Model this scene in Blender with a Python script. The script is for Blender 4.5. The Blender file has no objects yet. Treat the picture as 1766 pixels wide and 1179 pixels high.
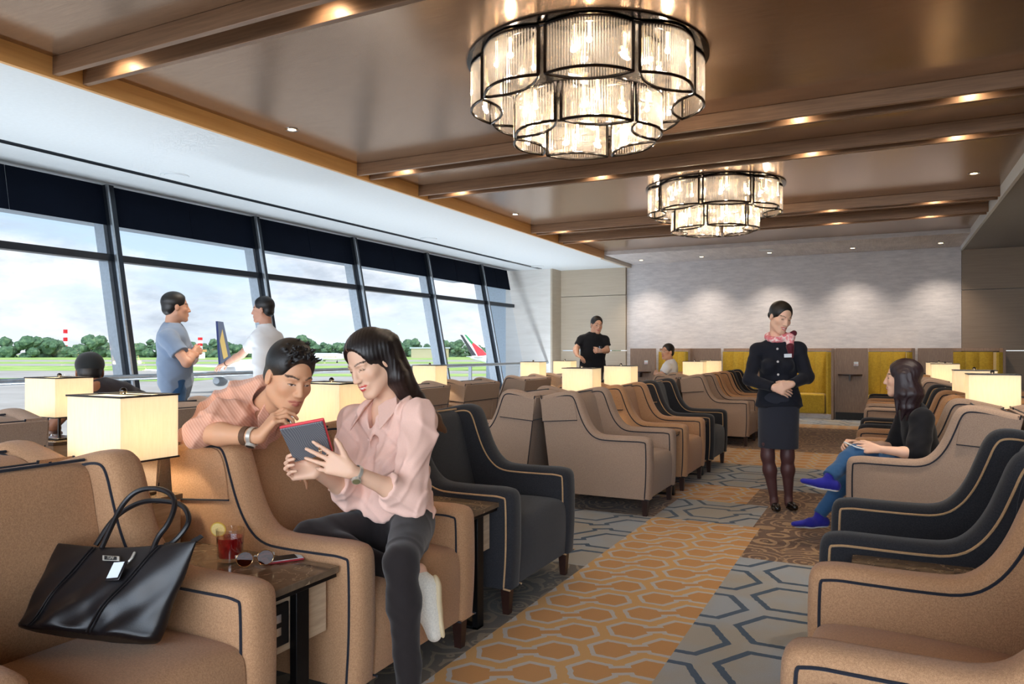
import bpy, bmesh, math, random
import numpy as np
from mathutils import Vector, Matrix
random.seed(7); rng = np.random.default_rng(7)
PI = math.pi
SC = bpy.context.scene
COL = SC.collection
# ------------------------------------------------------------------ camera model (metres; camera over the origin)
F_PX, CX, HY, EYE = 1270.0, 883.0, 604.0, 1.25
YAW = math.atan((1525-883)/F_PX); SY, CY = math.sin(YAW), math.cos(YAW)
def W(u, v, d):
    'world point at photo pixel (u,v), d metres along the view axis'
    a = (u-CX)/F_PX; b = (HY-v)/F_PX
    return np.array(((-SY+a*CY)*d, (CY+a*SY)*d, EYE+b*d))
cam = bpy.data.cameras.new('camera'); camo = bpy.data.objects.new('camera', cam); COL.objects.link(camo)
camo.location = (0, 0, EYE); camo.rotation_euler = (PI/2, 0, YAW)
cam.sensor_width = 36; cam.lens = 36*F_PX/1766; cam.shift_y = (HY-589.5)/1766; cam.clip_start = .05; cam.clip_end = 5000
SC.camera = camo
SC.view_settings.view_transform = 'Standard'; SC.view_settings.look = 'None'; SC.view_settings.gamma = 1
SC.view_settings.exposure = 0.14; SC.view_settings.use_curve_mapping = False

# ------------------------------------------------------------------ mesh helpers
class MB:
    def __init__(s): s.v = []; s.f = []
    def add(s, vs, fs):
        o = len(s.v); s.v += [tuple(map(float, p)) for p in vs]; s.f += [tuple(i+o for i in f) for f in fs]; return s
    def box(s, x0, x1, y0, y1, z0, z1):
        return s.add([(x0,y0,z0),(x1,y0,z0),(x1,y1,z0),(x0,y1,z0),(x0,y0,z1),(x1,y0,z1),(x1,y1,z1),(x0,y1,z1)],
                     [(0,3,2,1),(4,5,6,7),(0,1,5,4),(1,2,6,5),(2,3,7,6),(3,0,4,7)])
    def hexa(s, lo, hi):   # 4 low pts ccw, 4 high pts
        return s.add(list(lo)+list(hi), [(0,3,2,1),(4,5,6,7),(0,1,5,4),(1,2,6,5),(2,3,7,6),(3,0,4,7)])
    def loft(s, rings, cap=True, closed=True):
        n = len(rings[0]); vs = [p for r in rings for p in r]; fs = []
        for i in range(len(rings)-1):
            for j in range(n if closed else n-1):
                k = (j+1) % n
                fs.append((i*n+j, i*n+k, (i+1)*n+k, (i+1)*n+j))
        if cap:
            fs.append(tuple(reversed(range(n)))); fs.append(tuple((len(rings)-1)*n+j for j in range(n)))
        return s.add(vs, fs)
    def tube(s, pts, r, n=8, closed=False, flat=1.0):
        P = [Vector(p) for p in pts]; m = len(P); rs = r if hasattr(r, '__len__') else [r]*m
        up = None; rings = []
        for i in range(m):
            if closed: t = P[(i+1) % m]-P[i-1]
            else: t = P[min(i+1, m-1)]-P[max(i-1, 0)]
            t.normalize()
            if up is None:
                up = Vector((0,0,1)) if abs(t.z) < .9 else Vector((0,1,0))
            up = (up-t*up.dot(t)).normalized(); b = t.cross(up)
            rings.append([tuple(P[i]+(up*math.cos(2*PI*k/n)*flat+b*math.sin(2*PI*k/n))*rs[i]) for k in range(n)])
        if closed:
            rings.append(rings[0]); return s.loft(rings, cap=False)
        return s.loft(rings)
    def cyl(s, a, b, r, n=16, r2=None):
        return s.tube([a, b], [r, r if r2 is None else r2], n)
    def lathe(s, prof, n=32, c=(0,0,0)):
        rings = [[(c[0]+r*math.cos(2*PI*k/n), c[1]+r*math.sin(2*PI*k/n), c[2]+z) for k in range(n)] for r, z in prof]
        return s.loft(rings)
    def sphere(s, c, r, nu=16, nv=10, sc=(1,1,1)):
        pr = [(max(1e-4, math.sin(PI*i/nv))*r, -math.cos(PI*i/nv)*r) for i in range(nv+1)]
        rings = [[(c[0]+a*sc[0]*math.cos(2*PI*k/nu), c[1]+a*sc[1]*math.sin(2*PI*k/nu), c[2]+z*sc[2]) for k in range(nu)] for a, z in pr]
        return s.loft(rings)
    def prism(s, poly, t, plane='xz', at=0.0):
        'poly in 2D extruded by t along the third axis from at'
        def P(p, q):
            return {'xz': (p[0], q, p[1]), 'xy': (p[0], p[1], q), 'yz': (q, p[0], p[1])}[plane]
        return s.loft([[P(p, at) for p in poly], [P(p, at+t) for p in poly]])
    def mesh(s, name, smooth=False, mat=None, auto=None):
        me = bpy.data.meshes.new(name); me.from_pydata(s.v, [], s.f); me.validate()
        bm = bmesh.new(); bm.from_mesh(me); bmesh.ops.recalc_face_normals(bm, faces=bm.faces[:]); bm.to_mesh(me); bm.free()
        if smooth:
            me.polygons.foreach_set('use_smooth', [True]*len(me.polygons))
            me.set_sharp_from_angle(angle=math.radians(auto or 40))
        if mat: me.materials.append(mat)
        return me
def put(name, me, parent=None, loc=(0,0,0), rot=(0,0,0)):
    o = bpy.data.objects.new(name, me); COL.objects.link(o)
    o.location = loc; o.rotation_euler = rot
    if parent: o.parent = parent
    return o
def obj(name, mb, mat, parent=None, smooth=False, bevel=0, label=None, auto=None, seg=2):
    o = put(name, mb.mesh(name, smooth or bevel > 0, mat, auto), parent)
    if bevel:
        m = o.modifiers.new('bevel', 'BEVEL'); m.width = bevel; m.segments = seg; m.limit_method = 'ANGLE'; m.angle_limit = math.radians(35)
    if label: o['label'] = label
    return o
def tag(o, label, cat, group=None):
    o['label'] = label; o['category'] = cat
    if group: o['group'] = group
    return o
def thing(name, label, cat, loc=(0,0,0), rz=0, group=None):
    o = bpy.data.objects.new(name, None); COL.objects.link(o); o.location = loc; o.rotation_euler = (0,0,rz); o.empty_display_size = .1
    return tag(o, label, cat, group)
def struct(name, mb, mat, parent=None, **k):
    o = obj(name, mb, mat, parent, **k)
    if not parent: o['kind'] = 'structure'
    return o
CH = {}
def kids(o): return [c for c in bpy.data.objects if c.parent is o]
def copy_tree(o, label=None, group=None, parent=None, loc=None, rz=None):
    key = o.name
    if key not in CH: CH[key] = kids(o)
    c = o.copy(); COL.objects.link(c)
    if parent: c.parent = parent
    if label: c['label'] = label
    if group: c['group'] = group
    if loc is not None: c.location = loc
    if rz is not None: c.rotation_euler = (0,0,rz)
    for ch in CH[key]: copy_tree(ch, parent=c)
    return c

# ------------------------------------------------------------------ materials
def lin(c):
    c = [x/255 for x in c]
    return tuple((x/12.92 if x <= .04045 else ((x+.055)/1.055)**2.4) for x in c)+(1,)
class N:
    'tiny node expression helper'
    def __init__(s, nt, sock): s.nt = nt; s.s = sock
    def _m(s, op, *a, rev=False):
        n = s.nt.nodes.new('ShaderNodeMath'); n.operation = op
        ins = (s,)+a if not rev else (a[0], s)
        for i, x in enumerate(ins):
            if isinstance(x, N): s.nt.links.new(x.s, n.inputs[i])
            else: n.inputs[i].default_value = x
        return N(s.nt, n.outputs[0])
    def __add__(s, o): return s._m('ADD', o)
    def __sub__(s, o): return s._m('SUBTRACT', o)
    def __mul__(s, o): return s._m('MULTIPLY', o)
    def __rsub__(s, o): return s._m('SUBTRACT', o, rev=True)
    def __truediv__(s, o): return s._m('DIVIDE', o)
    def lt(s, o): return s._m('LESS_THAN', o)
    def gt(s, o): return s._m('GREATER_THAN', o)
    def abs(s): return s._m('ABSOLUTE')
    def max(s, o): return s._m('MAXIMUM', o)
    def min(s, o): return s._m('MINIMUM', o)
    def fmod(s, o): return s._m('FLOORED_MODULO', o)
    def sin(s): return s._m('SINE')
    def pick(s, a, b):  # s? a : b
        return s*(a-b)+b if isinstance(b, N) else s*(a-b)+b
def newmat(name):
    m = bpy.data.materials.new(name); m.use_nodes = True; nt = m.node_tree
    return m, nt, nt.nodes['Principled BSDF']
def coord(nt, kind='Object', scale=(1,1,1)):
    t = nt.nodes.new('ShaderNodeTexCoord'); mp = nt.nodes.new('ShaderNodeMapping'); nt.links.new(t.outputs[kind], mp.inputs[0]); mp.inputs['Scale'].default_value = scale
    return mp.outputs[0]
def noise(nt, vec, scale, detail=3, rough=.5, dist=0):
    n = nt.nodes.new('ShaderNodeTexNoise'); nt.links.new(vec, n.inputs['Vector'])
    n.inputs['Scale'].default_value = scale; n.inputs['Detail'].default_value = detail; n.inputs['Roughness'].default_value = rough; n.inputs['Distortion'].default_value = dist
    return n.outputs['Fac']
def ramp(nt, fac, stops, interp='LINEAR'):
    r = nt.nodes.new('ShaderNodeValToRGB'); nt.links.new(fac, r.inputs[0]); r.color_ramp.interpolation = interp
    e = r.color_ramp.elements
    while len(e) < len(stops): e.new(.5)
    for i, (p, c) in enumerate(stops): e[i].position = p; e[i].color = c
    return r.outputs[0]
def mixc(nt, fac, a, b):
    n = nt.nodes.new('ShaderNodeMix'); n.data_type = 'RGBA'
    for s, i in ((fac, 0), (a, 6), (b, 7)):
        if isinstance(s, N): s = s.s
        if isinstance(s, bpy.types.NodeSocket): nt.links.new(s, n.inputs[i])
        else: n.inputs[i].default_value = s
    return n.outputs[2]
def bump(nt, bs, h, strength=.3, dist=.002):
    b = nt.nodes.new('ShaderNodeBump'); b.inputs['Strength'].default_value = strength; b.inputs['Distance'].default_value = dist
    nt.links.new(h.s if isinstance(h, N) else h, b.inputs['Height']); nt.links.new(b.outputs[0], bs.inputs['Normal'])
def plain(name, c, rough=.5, metal=0, spec=.5, var=.08, scale=30, em=None, trans=0, alpha=1, coat=0):
    m, nt, bs = newmat(name); c = lin(c)
    if var:
        f = noise(nt, coord(nt), scale, 4)
        nt.links.new(ramp(nt, f, [(.3, tuple(x*(1-var) for x in c[:3])+(1,)), (.7, tuple(min(1, x*(1+var)) for x in c[:3])+(1,))]), bs.inputs['Base Color'])
    else: bs.inputs['Base Color'].default_value = c
    bs.inputs['Roughness'].default_value = rough; bs.inputs['Metallic'].default_value = metal; bs.inputs['Specular IOR Level'].default_value = spec
    bs.inputs['Transmission Weight'].default_value = trans; bs.inputs['Coat Weight'].default_value = coat
    if em: bs.inputs['Emission Color'].default_value = lin(em[0]); bs.inputs['Emission Strength'].default_value = em[1]
    return m
def fabric(name, c, c2=None, scale=640, bs_=.5, rough=.95, sheen=.15):
    m, nt, bs = newmat(name); v = coord(nt); a = lin(c); b = lin(c2) if c2 else tuple(x*.62 for x in a[:3])+(1,); b = tuple(x*.85+y*.15 for x, y in zip(b, a))
    f = noise(nt, v, scale, 2, .7); g = noise(nt, v, 7, 3)
    f2 = noise(nt, v, scale*.3, 2, .6)
    t = (N(nt, f)*.65+N(nt, f2)*.35)
    base = ramp(nt, t.s, [(.38, b), (.62, a)])
    nt.links.new(mixc(nt, (N(nt, g)*.25).s, base, tuple(x*.75 for x in a[:3])+(1,)), bs.inputs['Base Color'])
    bs.inputs['Roughness'].default_value = rough; bs.inputs['Sheen Weight'].default_value = sheen; bs.inputs['Specular IOR Level'].default_value = .2
    bump(nt, bs, t, bs_, .0015)
    return m
def wood(name, c1, c2, scale=6, axis=(1,1,8), rough=.45, metal=0):
    m, nt, bs = newmat(name); v = coord(nt, 'Object', axis)
    f = noise(nt, v, scale, 6, .6, .4)
    nt.links.new(ramp(nt, f, [(.3, lin(c1)), (.7, lin(c2))]), bs.inputs['Base Color'])
    bs.inputs['Roughness'].default_value = rough; bs.inputs['Metallic'].default_value = metal
    return m
def attrmat(name, rough=.5, sss=0, sheen=0, bumpn=None, spec=.4):
    m, nt, bs = newmat(name); a = nt.nodes.new('ShaderNodeAttribute'); a.attribute_name = 'Col'
    nt.links.new(a.outputs['Color'], bs.inputs['Base Color']); bs.inputs['Roughness'].default_value = rough
    bs.inputs['Specular IOR Level'].default_value = spec
    if sss: bs.inputs['Subsurface Weight'].default_value = sss; bs.inputs['Subsurface Radius'].default_value = (.012,.005,.003); bs.inputs['Subsurface Scale'].default_value = 1
    bs.inputs['Sheen Weight'].default_value = sheen
    if bumpn: bump(nt, bs, noise(nt, coord(nt), bumpn[0], 3), bumpn[1], .001)
    return m
M = {}
M['taupe'] = fabric('taupe_weave', (178,152,132), (128,106,92))
M['camel'] = fabric('camel_weave', (196,152,114), (142,104,74))
M['char'] = fabric('charcoal_weave', (54,54,58), (26,27,31))
M['pipe_dark'] = fabric('dark_piping', (40,42,52), scale=600)
M['pipe_tan'] = fabric('tan_piping', (198,160,118), scale=600)
M['legwood'] = plain('dark_leg_wood', (48,26,20), .35, var=.2, scale=60)
M['black_metal'] = plain('black_steel', (22,22,24), .4, .6)
M['chrome'] = plain('chrome', (200,200,205), .12, 1, var=0)
M['dark_chrome'] = plain('smoked_chrome', (72,68,66), .18, 1, var=0)
M['oak'] = wood('pale_oak_laminate', (170,146,120), (204,182,154), 5, (1,1,10))
M['white'] = plain('white_plaster', (216,224,230), .8, var=.02)
M['grey_plaster'] = plain('grey_plaster', (150,152,154), .8, var=.03)
M['navy_panel'] = plain('navy_blind', (10,17,30), .95, spec=.1, var=.1, scale=3)
M['alu_dark'] = plain('dark_aluminium', (44,50,58), .35, .6)
M['alu'] = plain('brushed_aluminium', (168,176,184), .3, .8)
M['gold_fascia'] = wood('gold_wood_fascia', (196,146,84), (222,172,108), 3, (1,.2,6), .38)
def stone():
    m, nt, bs = newmat('brown_marble'); v = coord(nt)
    f = noise(nt, v, 9, 6, .6, 1.6); g = N(nt, noise(nt, v, 3, 5, .5, 2.5))
    vein = ((g-.5).abs()).lt(.008)
    nt.links.new(mixc(nt, vein, ramp(nt, f, [(.3, lin((98,82,66))), (.7, lin((124,104,84)))]), lin((160,138,112))), bs.inputs['Base Color'])
    bs.inputs['Roughness'].default_value = .12
    return m
M['marble'] = stone()
def ceilmat():
    m, nt, bs = newmat('bronze_laminate'); v = coord(nt, 'Object', (.6, 12, 1))
    f = noise(nt, v, 10, 4)
    nt.links.new(ramp(nt, f, [(.3, lin((164,136,112))), (.7, lin((180,152,128)))]), bs.inputs['Base Color'])
    bs.inputs['Metallic'].default_value = .7; bs.inputs['Roughness'].default_value = .21
    return m
M['bronze'] = ceilmat()
M['beamwood'] = wood('bronze_wood', (120,94,74), (146,116,92), 6, (.4,1,10), .4, .3)
def wallpaper():
    m, nt, bs = newmat('woven_wallcovering'); v = coord(nt, 'Object', (2.2, 1, 12)); v2 = coord(nt, 'Object', (26, 1, 120))
    t = N(nt, noise(nt, v, 2.5, 6, .65))*.6+N(nt, noise(nt, v2, 3, 3, .6))*.4
    nt.links.new(ramp(nt, t.s, [(.36, lin((188,187,192))), (.64, lin((220,218,220)))]), bs.inputs['Base Color'])
    bs.inputs['Roughness'].default_value = .85; bump(nt, bs, t, .25, .003)
    return m
M['wallpaper'] = wallpaper()
def stonewall():
    m, nt, bs = newmat('cream_travertine'); v = coord(nt, 'Object', (1, 1, 7))
    f = noise(nt, v, 1.6, 6, .6, 1)
    nt.links.new(ramp(nt, f, [(.3, lin((226,225,222))), (.7, lin((238,238,236)))]), bs.inputs['Base Color'])
    bs.inputs['Roughness'].default_value = .5
    return m
M['travertine'] = stonewall()
M['panel'] = wood('beige_panel', (184,172,154), (194,183,166), 3, (.6,1,12), .5)
M['panel_dark'] = wood('brown_panel', (132,114,96), (142,124,105), 3, (.6,1,12), .5)
M['booth_wood'] = wood('taupe_booth_laminate', (132,108,92), (160,134,114), 9, (9,1,.8), .5)
M['yellow'] = fabric('mustard_velvet', (200,166,52), (160,128,30), 90, .15, .7, .3)
def glassmat(name, tint=(1,1,1,1), refl=.02):
    m, nt, bs = newmat(name); nt.nodes.remove(bs); out = nt.nodes['Material Output']
    t = nt.nodes.new('ShaderNodeBsdfTransparent'); t.inputs[0].default_value = tint
    g = nt.nodes.new('ShaderNodeBsdfGlossy'); g.inputs['Roughness'].default_value = .02
    lw = nt.nodes.new('ShaderNodeLayerWeight'); lw.inputs[0].default_value = .5
    fac = N(nt, lw.outputs['Facing']); fac = fac*fac*fac*fac*(.25 if refl < .05 else .8)+refl
    mx = nt.nodes.new('ShaderNodeMixShader'); nt.links.new(fac.s, mx.inputs[0]); nt.links.new(t.outputs[0], mx.inputs[1]); nt.links.new(g.outputs[0], mx.inputs[2])
    nt.links.new(mx.outputs[0], out.inputs[0]); return m
M['glass'] = glassmat('window_glass', (.96,.98,1,1))
def shademat():
    m, nt, bs = newmat('lamp_shade_fabric'); out = nt.nodes['Material Output']
    v = coord(nt, 'Object', (1, 1, .1)); f = noise(nt, v, 160, 3)
    c = ramp(nt, f, [(.3, lin((246,236,214))), (.7, lin((250,242,222)))])
    tr = nt.nodes.new('ShaderNodeBsdfTranslucent'); df = nt.nodes.new('ShaderNodeBsdfDiffuse'); em = nt.nodes.new('ShaderNodeEmission')
    for n in (tr, df, em): nt.links.new(c, n.inputs[0])
    em.inputs[1].default_value = .12
    mx = nt.nodes.new('ShaderNodeMixShader'); mx.inputs[0].default_value = .5; nt.links.new(tr.outputs[0], mx.inputs[1]); nt.links.new(df.outputs[0], mx.inputs[2])
    ad = nt.nodes.new('ShaderNodeAddShader'); nt.links.new(mx.outputs[0], ad.inputs[0]); nt.links.new(em.outputs[0], ad.inputs[1])
    nt.links.new(ad.outputs[0], out.inputs[0]); return m
M['shade'] = shademat()
def emis(name, c, s):
    m, nt, bs = newmat(name); nt.nodes.remove(bs); e = nt.nodes.new('ShaderNodeEmission'); e.inputs[0].default_value = lin(c); e.inputs[1].default_value = s
    nt.links.new(e.outputs[0], nt.nodes['Material Output'].inputs[0]); return m
M['bulb'] = emis('warm_bulb', (255,214,150), 40)
M['dl'] = emis('downlight_glow', (255,226,180), 12)
def rodmat():
    m, nt, bs = newmat('glass_rod'); out = nt.nodes['Material Output']; nt.nodes.remove(bs)
    t = nt.nodes.new('ShaderNodeBsdfTransparent'); t.inputs[0].default_value = (.97,.95,.93,1)
    g = nt.nodes.new('ShaderNodeBsdfGlossy'); g.inputs['Roughness'].default_value = .06; g.inputs[0].default_value = (1,.97,.94,1)
    tl = nt.nodes.new('ShaderNodeBsdfTranslucent'); tl.inputs[0].default_value = (.85,.80,.74,1)
    a = nt.nodes.new('ShaderNodeMixShader'); a.inputs[0].default_value = .30; nt.links.new(g.outputs[0], a.inputs[1]); nt.links.new(tl.outputs[0], a.inputs[2])
    b = nt.nodes.new('ShaderNodeMixShader'); b.inputs[0].default_value = .36; nt.links.new(t.outputs[0], b.inputs[1]); nt.links.new(a.outputs[0], b.inputs[2])
    nt.links.new(b.outputs[0], out.inputs[0]); return m
M['rod'] = rodmat()
def carpetmat():
    m, nt, bs = newmat('patchwork_carpet')
    g = nt.nodes.new('ShaderNodeNewGeometry'); sp = nt.nodes.new('ShaderNodeSeparateXYZ'); nt.links.new(g.outputs['Position'], sp.inputs[0])
    wob = noise(nt, g.outputs['Position'], 35, 2)
    wx = N(nt, wob)-.5
    X0 = N(nt, sp.outputs[0]); Y0 = N(nt, sp.outputs[1]); X = X0+wx*.012; Y = Y0+wx*.012
    def hexring(px, py, pitch, r0, r1, hw, stretch=1.0):
        a = py/pitch; b = px/(pitch*stretch)       # flats along y, points along x
        def cell(ox, oy):
            return ((a+ox).fmod(1.0)-.5), ((b+oy).fmod(1.7320508)-.8660254)
        ax, ay = cell(0.0, 0.0); bx, by = cell(.5, .8660254)
        sel = (ax*ax+ay*ay).lt(bx*bx+by*by)
        gx = sel.pick(ax, bx); gy = sel.pick(ay, by)
        hd = (gx.abs()*.5+gy.abs()*.8660254).max(gx.abs())
        ring = hd.gt(r0)*hd.lt(r1)
        e = gx*.5+gy*.8660254; p = (gx*.8660254-gy*.5).abs()   # neighbour axis
        opn = sel*e.gt(.2)+(1.0-sel)*e.lt(-.2)
        inside = p.lt(hw)*opn*hd.gt(r0)
        wall = p.gt(hw)*p.lt(hw+(r1-r0))*hd.gt(r0)*opn
        line = (ring*(1.0-inside)).max(wall)
        fill = hd.lt(r0).max(inside)
        return line, fill
    lo, fo = hexring(X, Y, .235, .31, .405, .085)
    lb, fb = hexring(X, Y, .46, .34, .41, .095)
    nz = noise(nt, g.outputs['Position'], 260, 2, .7); big = noise(nt, g.outputs['Position'], 2.2, 3)
    orange = mixc(nt, lo, mixc(nt, fo, lin((208,158,84)), lin((196,138,62))), lin((190,184,176)))
    blue = mixc(nt, lb, ramp(nt, big, [(.4, lin((164,156,142))), (.6, lin((158,164,170)))]), lin((46,72,96)))
    # paisley ground
    vo = nt.nodes.new('ShaderNodeTexVoronoi'); nt.links.new(g.outputs['Position'], vo.inputs[0]); vo.inputs['Scale'].default_value = 3.2
    dn = N(nt, vo.outputs['Distance'])+(N(nt, noise(nt, g.outputs['Position'], 9, 2))-.5)*.12
    rings = ((dn*42.0).sin()).gt(.62)
    v2 = nt.nodes.new('ShaderNodeTexVoronoi'); nt.links.new(g.outputs['Position'], v2.inputs[0]); v2.inputs['Scale'].default_value = 17
    d2 = N(nt, v2.outputs['Distance']); dots = d2.gt(.2)*d2.lt(.36)*((dn*21.0).sin().gt(0.0))
    pl = rings.max(dots)
    brown = mixc(nt, pl, lin((104,72,44)), lin((166,132,92)))
    olive = mixc(nt, pl, lin((92,80,62)), lin((138,122,96)))
    def rect(x0, x1, y0, y1): return X0.gt(x0)*X0.lt(x1)*Y0.gt(y0)*Y0.lt(y1)
    c = brown
    for typ, x0, x1, y0, y1 in (('ol', -9, -1.55, -2, 4.0), ('or', -1.55, -.78, -2, 5.42), ('bl', -.78, .9, -2, 4.6), ('bl', -2.6, -1.55, 4.0, 5.42), ('bl', -1.55, -.83, 5.42, 6.2),
                                ('or', -2.6, -1.0, 6.2, 6.95), ('bl', -2.4, .4, 6.95, 8.35), ('or', -2.4, .4, 8.35, 9.7), ('bl', -6.5, -2.6, 3, 9), ('or', -2.4, .4, 12.8, 13.4), ('bl', -4, 3, 13.4, 15.2)):
        c = mixc(nt, rect(x0, x1, y0, y1), c, {'ol': olive, 'or': orange, 'bl': blue}[typ])
    c = mixc(nt, (N(nt, nz)*.35).s, c, (.04,.035,.03,1))
    nt.links.new(c, bs.inputs['Base Color']); bs.inputs['Roughness'].default_value = .95; bs.inputs['Specular IOR Level'].default_value = .15
    bs.inputs['Sheen Weight'].default_value = .2
    hh = N(nt, nz)*.6-(lo*rect(-1.55,-.78,-2,5.42))*.5-(lb*rect(-.78,.9,-2,4.6))*.5
    bump(nt, bs, hh, .6, .006)
    return m
M['carpet'] = carpetmat()
# ------------------------------------------------------------------ room shell
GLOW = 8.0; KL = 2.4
b = MB().box(-6.95, 4.5, -3.0, 15.3, -.2, 0); struct('floor', b, M['carpet'])
b = MB().box(-8.2, -4.79, -3.0, 15.2, 3.0, 3.3); ce = struct('ceiling_white', b, M['white'])
gr = MB()
for s in (0, .045): gr.box(-6.62+s, -6.582+s, -3, 14.35, 2.992, 2.9995)
struct('trim_1', gr, M['alu_dark'])
b = MB().box(-4.79, 1.22, -3.0, 15.2, 3.13, 3.4); struct('ceiling', b, M['bronze'])
b = MB().box(-4.79, -4.755, -3.0, 13.3, 2.995, 3.13); struct('trim_2', b, M['gold_fascia'])
b = MB().box(1.22, 4.5, -3.0, 15.2, 3.0, 3.4); struct('ceiling_right', b, M['grey_plaster'])
b = MB().box(1.185, 1.22, -3.0, 15.0, 2.99, 3.13); struct('trim_3', b, M['white'])
# lowered wallpaper soffit by the back wall
b = MB().box(-4.79, 1.185, 13.3, 15.0, 3.06, 3.13); struct('ceiling_back', b, M['wallpaper'])
b = MB().box(-4.83, -4.76, 13.3, 15.0, 2.99, 3.13); struct('trim_4', b, M['panel'])
# back wall
struct('wall_back', MB().box(-4.86, 1.2, 15.0, 15.2, 0, 3.4), M['wallpaper'])
pb = MB()
for z0, z1 in ((0,1.24),(1.252,2.415),(2.427,3.4)): pb.box(-6.4, -4.87, 14.93, 15.13, z0, z1)
struct('wall_back_left', pb, M['panel'])
pb = MB()
for z0, z1 in ((0,1.24),(1.252,2.295),(2.307,3.4)): pb.box(1.205, 4.5, 14.97, 15.17, z0, z1)
struct('wall_back_right', pb, M['panel_dark'])
struct('wall_column', MB().box(-7.46, -6.38, 14.45, 15.13, -.2, 3.3), M['travertine'])
struct('wall_pier', MB().box(-8.2, -7.62, 14.9, 22, -6, 3.4), plain('pier_blue_cladding', (196,214,230), .6))
struct('trim_5', MB().box(-6.38, -6.34, 14.45, 14.93, 0, 3.0), M['panel'])
struct('wall_right', MB().box(4.5, 4.6, -3, 15.2, 0, 3.4), M['panel'])
# double-blade beams
def beam(y):
    t = thing('ceiling_beam', 'x', 'ceiling beam', (0, y, 3.13), 0, 'double bladed ceiling beams')
    for dy in (0, .2):
        obj('blade', MB().box(-4.754, 1.183, dy-.02, dy+.02, -.115, -.0005), M['beamwood'], t, bevel=.003)
    for x in (-4.35, -2.65, -.6, .55): 
        obj('slot_light', MB().lathe([(.03,-.02),(.03,-.0006)], 12, (x, .06, 0)), M['dl'], t)
        l = bpy.data.lights.new('slot_spot', 'SPOT'); l.energy = 7; l.color = (1,.76,.5); l.spot_size = 2.6; l.spot_blend = .8; l.shadow_soft_size = .03
        lo = put('slot_spot', l, t, (x, .07, -.03), (.5, 0, 0))
    return t
names = {1.85: 'double bronze wood ceiling beam nearest the camera, mostly above the frame', 2.9: 'double bronze wood ceiling beam crossing the top left corner', 5.95: 'double bronze wood ceiling beam just behind the near chandelier',
         7.05: 'double bronze wood ceiling beam just in front of the far chandelier', 10.05: 'double bronze wood ceiling beam just behind the far chandelier', 11.1: 'double bronze wood ceiling beam nearest the grey back wall soffit'}
for y, lb in names.items(): beam(y)['label'] = lb
# downlights and ceiling speakers
def downlight(x, y, z, lb, e=60, grp='recessed downlights', tilt=0, col=(1,.86,.7), size=1.5):
    t = thing('downlight', lb, 'ceiling light', (x, y, z), 0, grp)
    obj('rim', MB().lathe([(.036,-.003),(.055,-.006),(.058,-.0005),(.036,-.0005)], 24), M['chrome'], t, smooth=True)
    obj('lens', MB().lathe([(.035,-.003),(.035,-.0008)], 20), M['dl'], t)
    l = bpy.data.lights.new('lamp', 'SPOT'); l.energy = e*KL; l.color = col; l.spot_size = size; l.spot_blend = 1.0; l.shadow_soft_size = .05
    put('lamp', l, t, (0,0,-.02), (tilt,0,0))
    return t
downlight(-4.5, 4.75, 3.13, 'small round downlight in bronze ceiling left of the near chandelier', 90)
downlight(-4.55, 9.1, 3.13, 'small round downlight in bronze ceiling left of the far chandelier', 60)
downlight(.85, 9.2, 3.13, 'small round downlight in bronze ceiling right of the far chandelier', 60)
downlight(-4.45, .6, 3.13, 'downlight above the front lounge chairs', 90)
downlight(.85, 4.75, 3.13, 'downlight above the right armchairs', 90)
for i, x in enumerate((-4.35, -3.15, -1.9, -.5, .85)):
    downlight(x, 14.35, 3.06, ('leftmost', 'second from left', 'middle', 'second from right', 'rightmost')[i]+' of the five downlights in the grey soffit over the booths', 50, 'soffit downlights over the booths', .10, (1,.84,.68), 1.7)
for i, (x, y) in enumerate(((-6.63, 5.05), (-6.72, 9.7), (-6.78, 13.9))):
    s = thing('ceiling_speaker', ('nearest', 'middle', 'farthest')[i]+' round white speaker disc in the white window ceiling', 'speaker', (x+.3 if i == 0 else x+.35, y, 3.0), 0, 'round ceiling speakers')
    obj('rim', MB().lathe([(.1,-.004),(.13,-.012),(.135,-.0005),(.1,-.0005)], 32), M['white'], s, smooth=True)
    obj('grille', MB().lathe([(.099,-.008),(.099,-.0006)], 32), M['white'], s)
s = thing('ceiling_speaker', 'round pale speaker disc in the grey soffit over the booths', 'speaker', (-1.9, 13.9, 3.06), 0, 'round ceiling speakers')
obj('rim', MB().lathe([(.1,-.004),(.12,-.01),(.125,-.0005),(.1,-.0005)], 32), M['white'], s, smooth=True)
obj('grille', MB().lathe([(.099,-.006),(.099,-.0006)], 32), M['white'], s)
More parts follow.
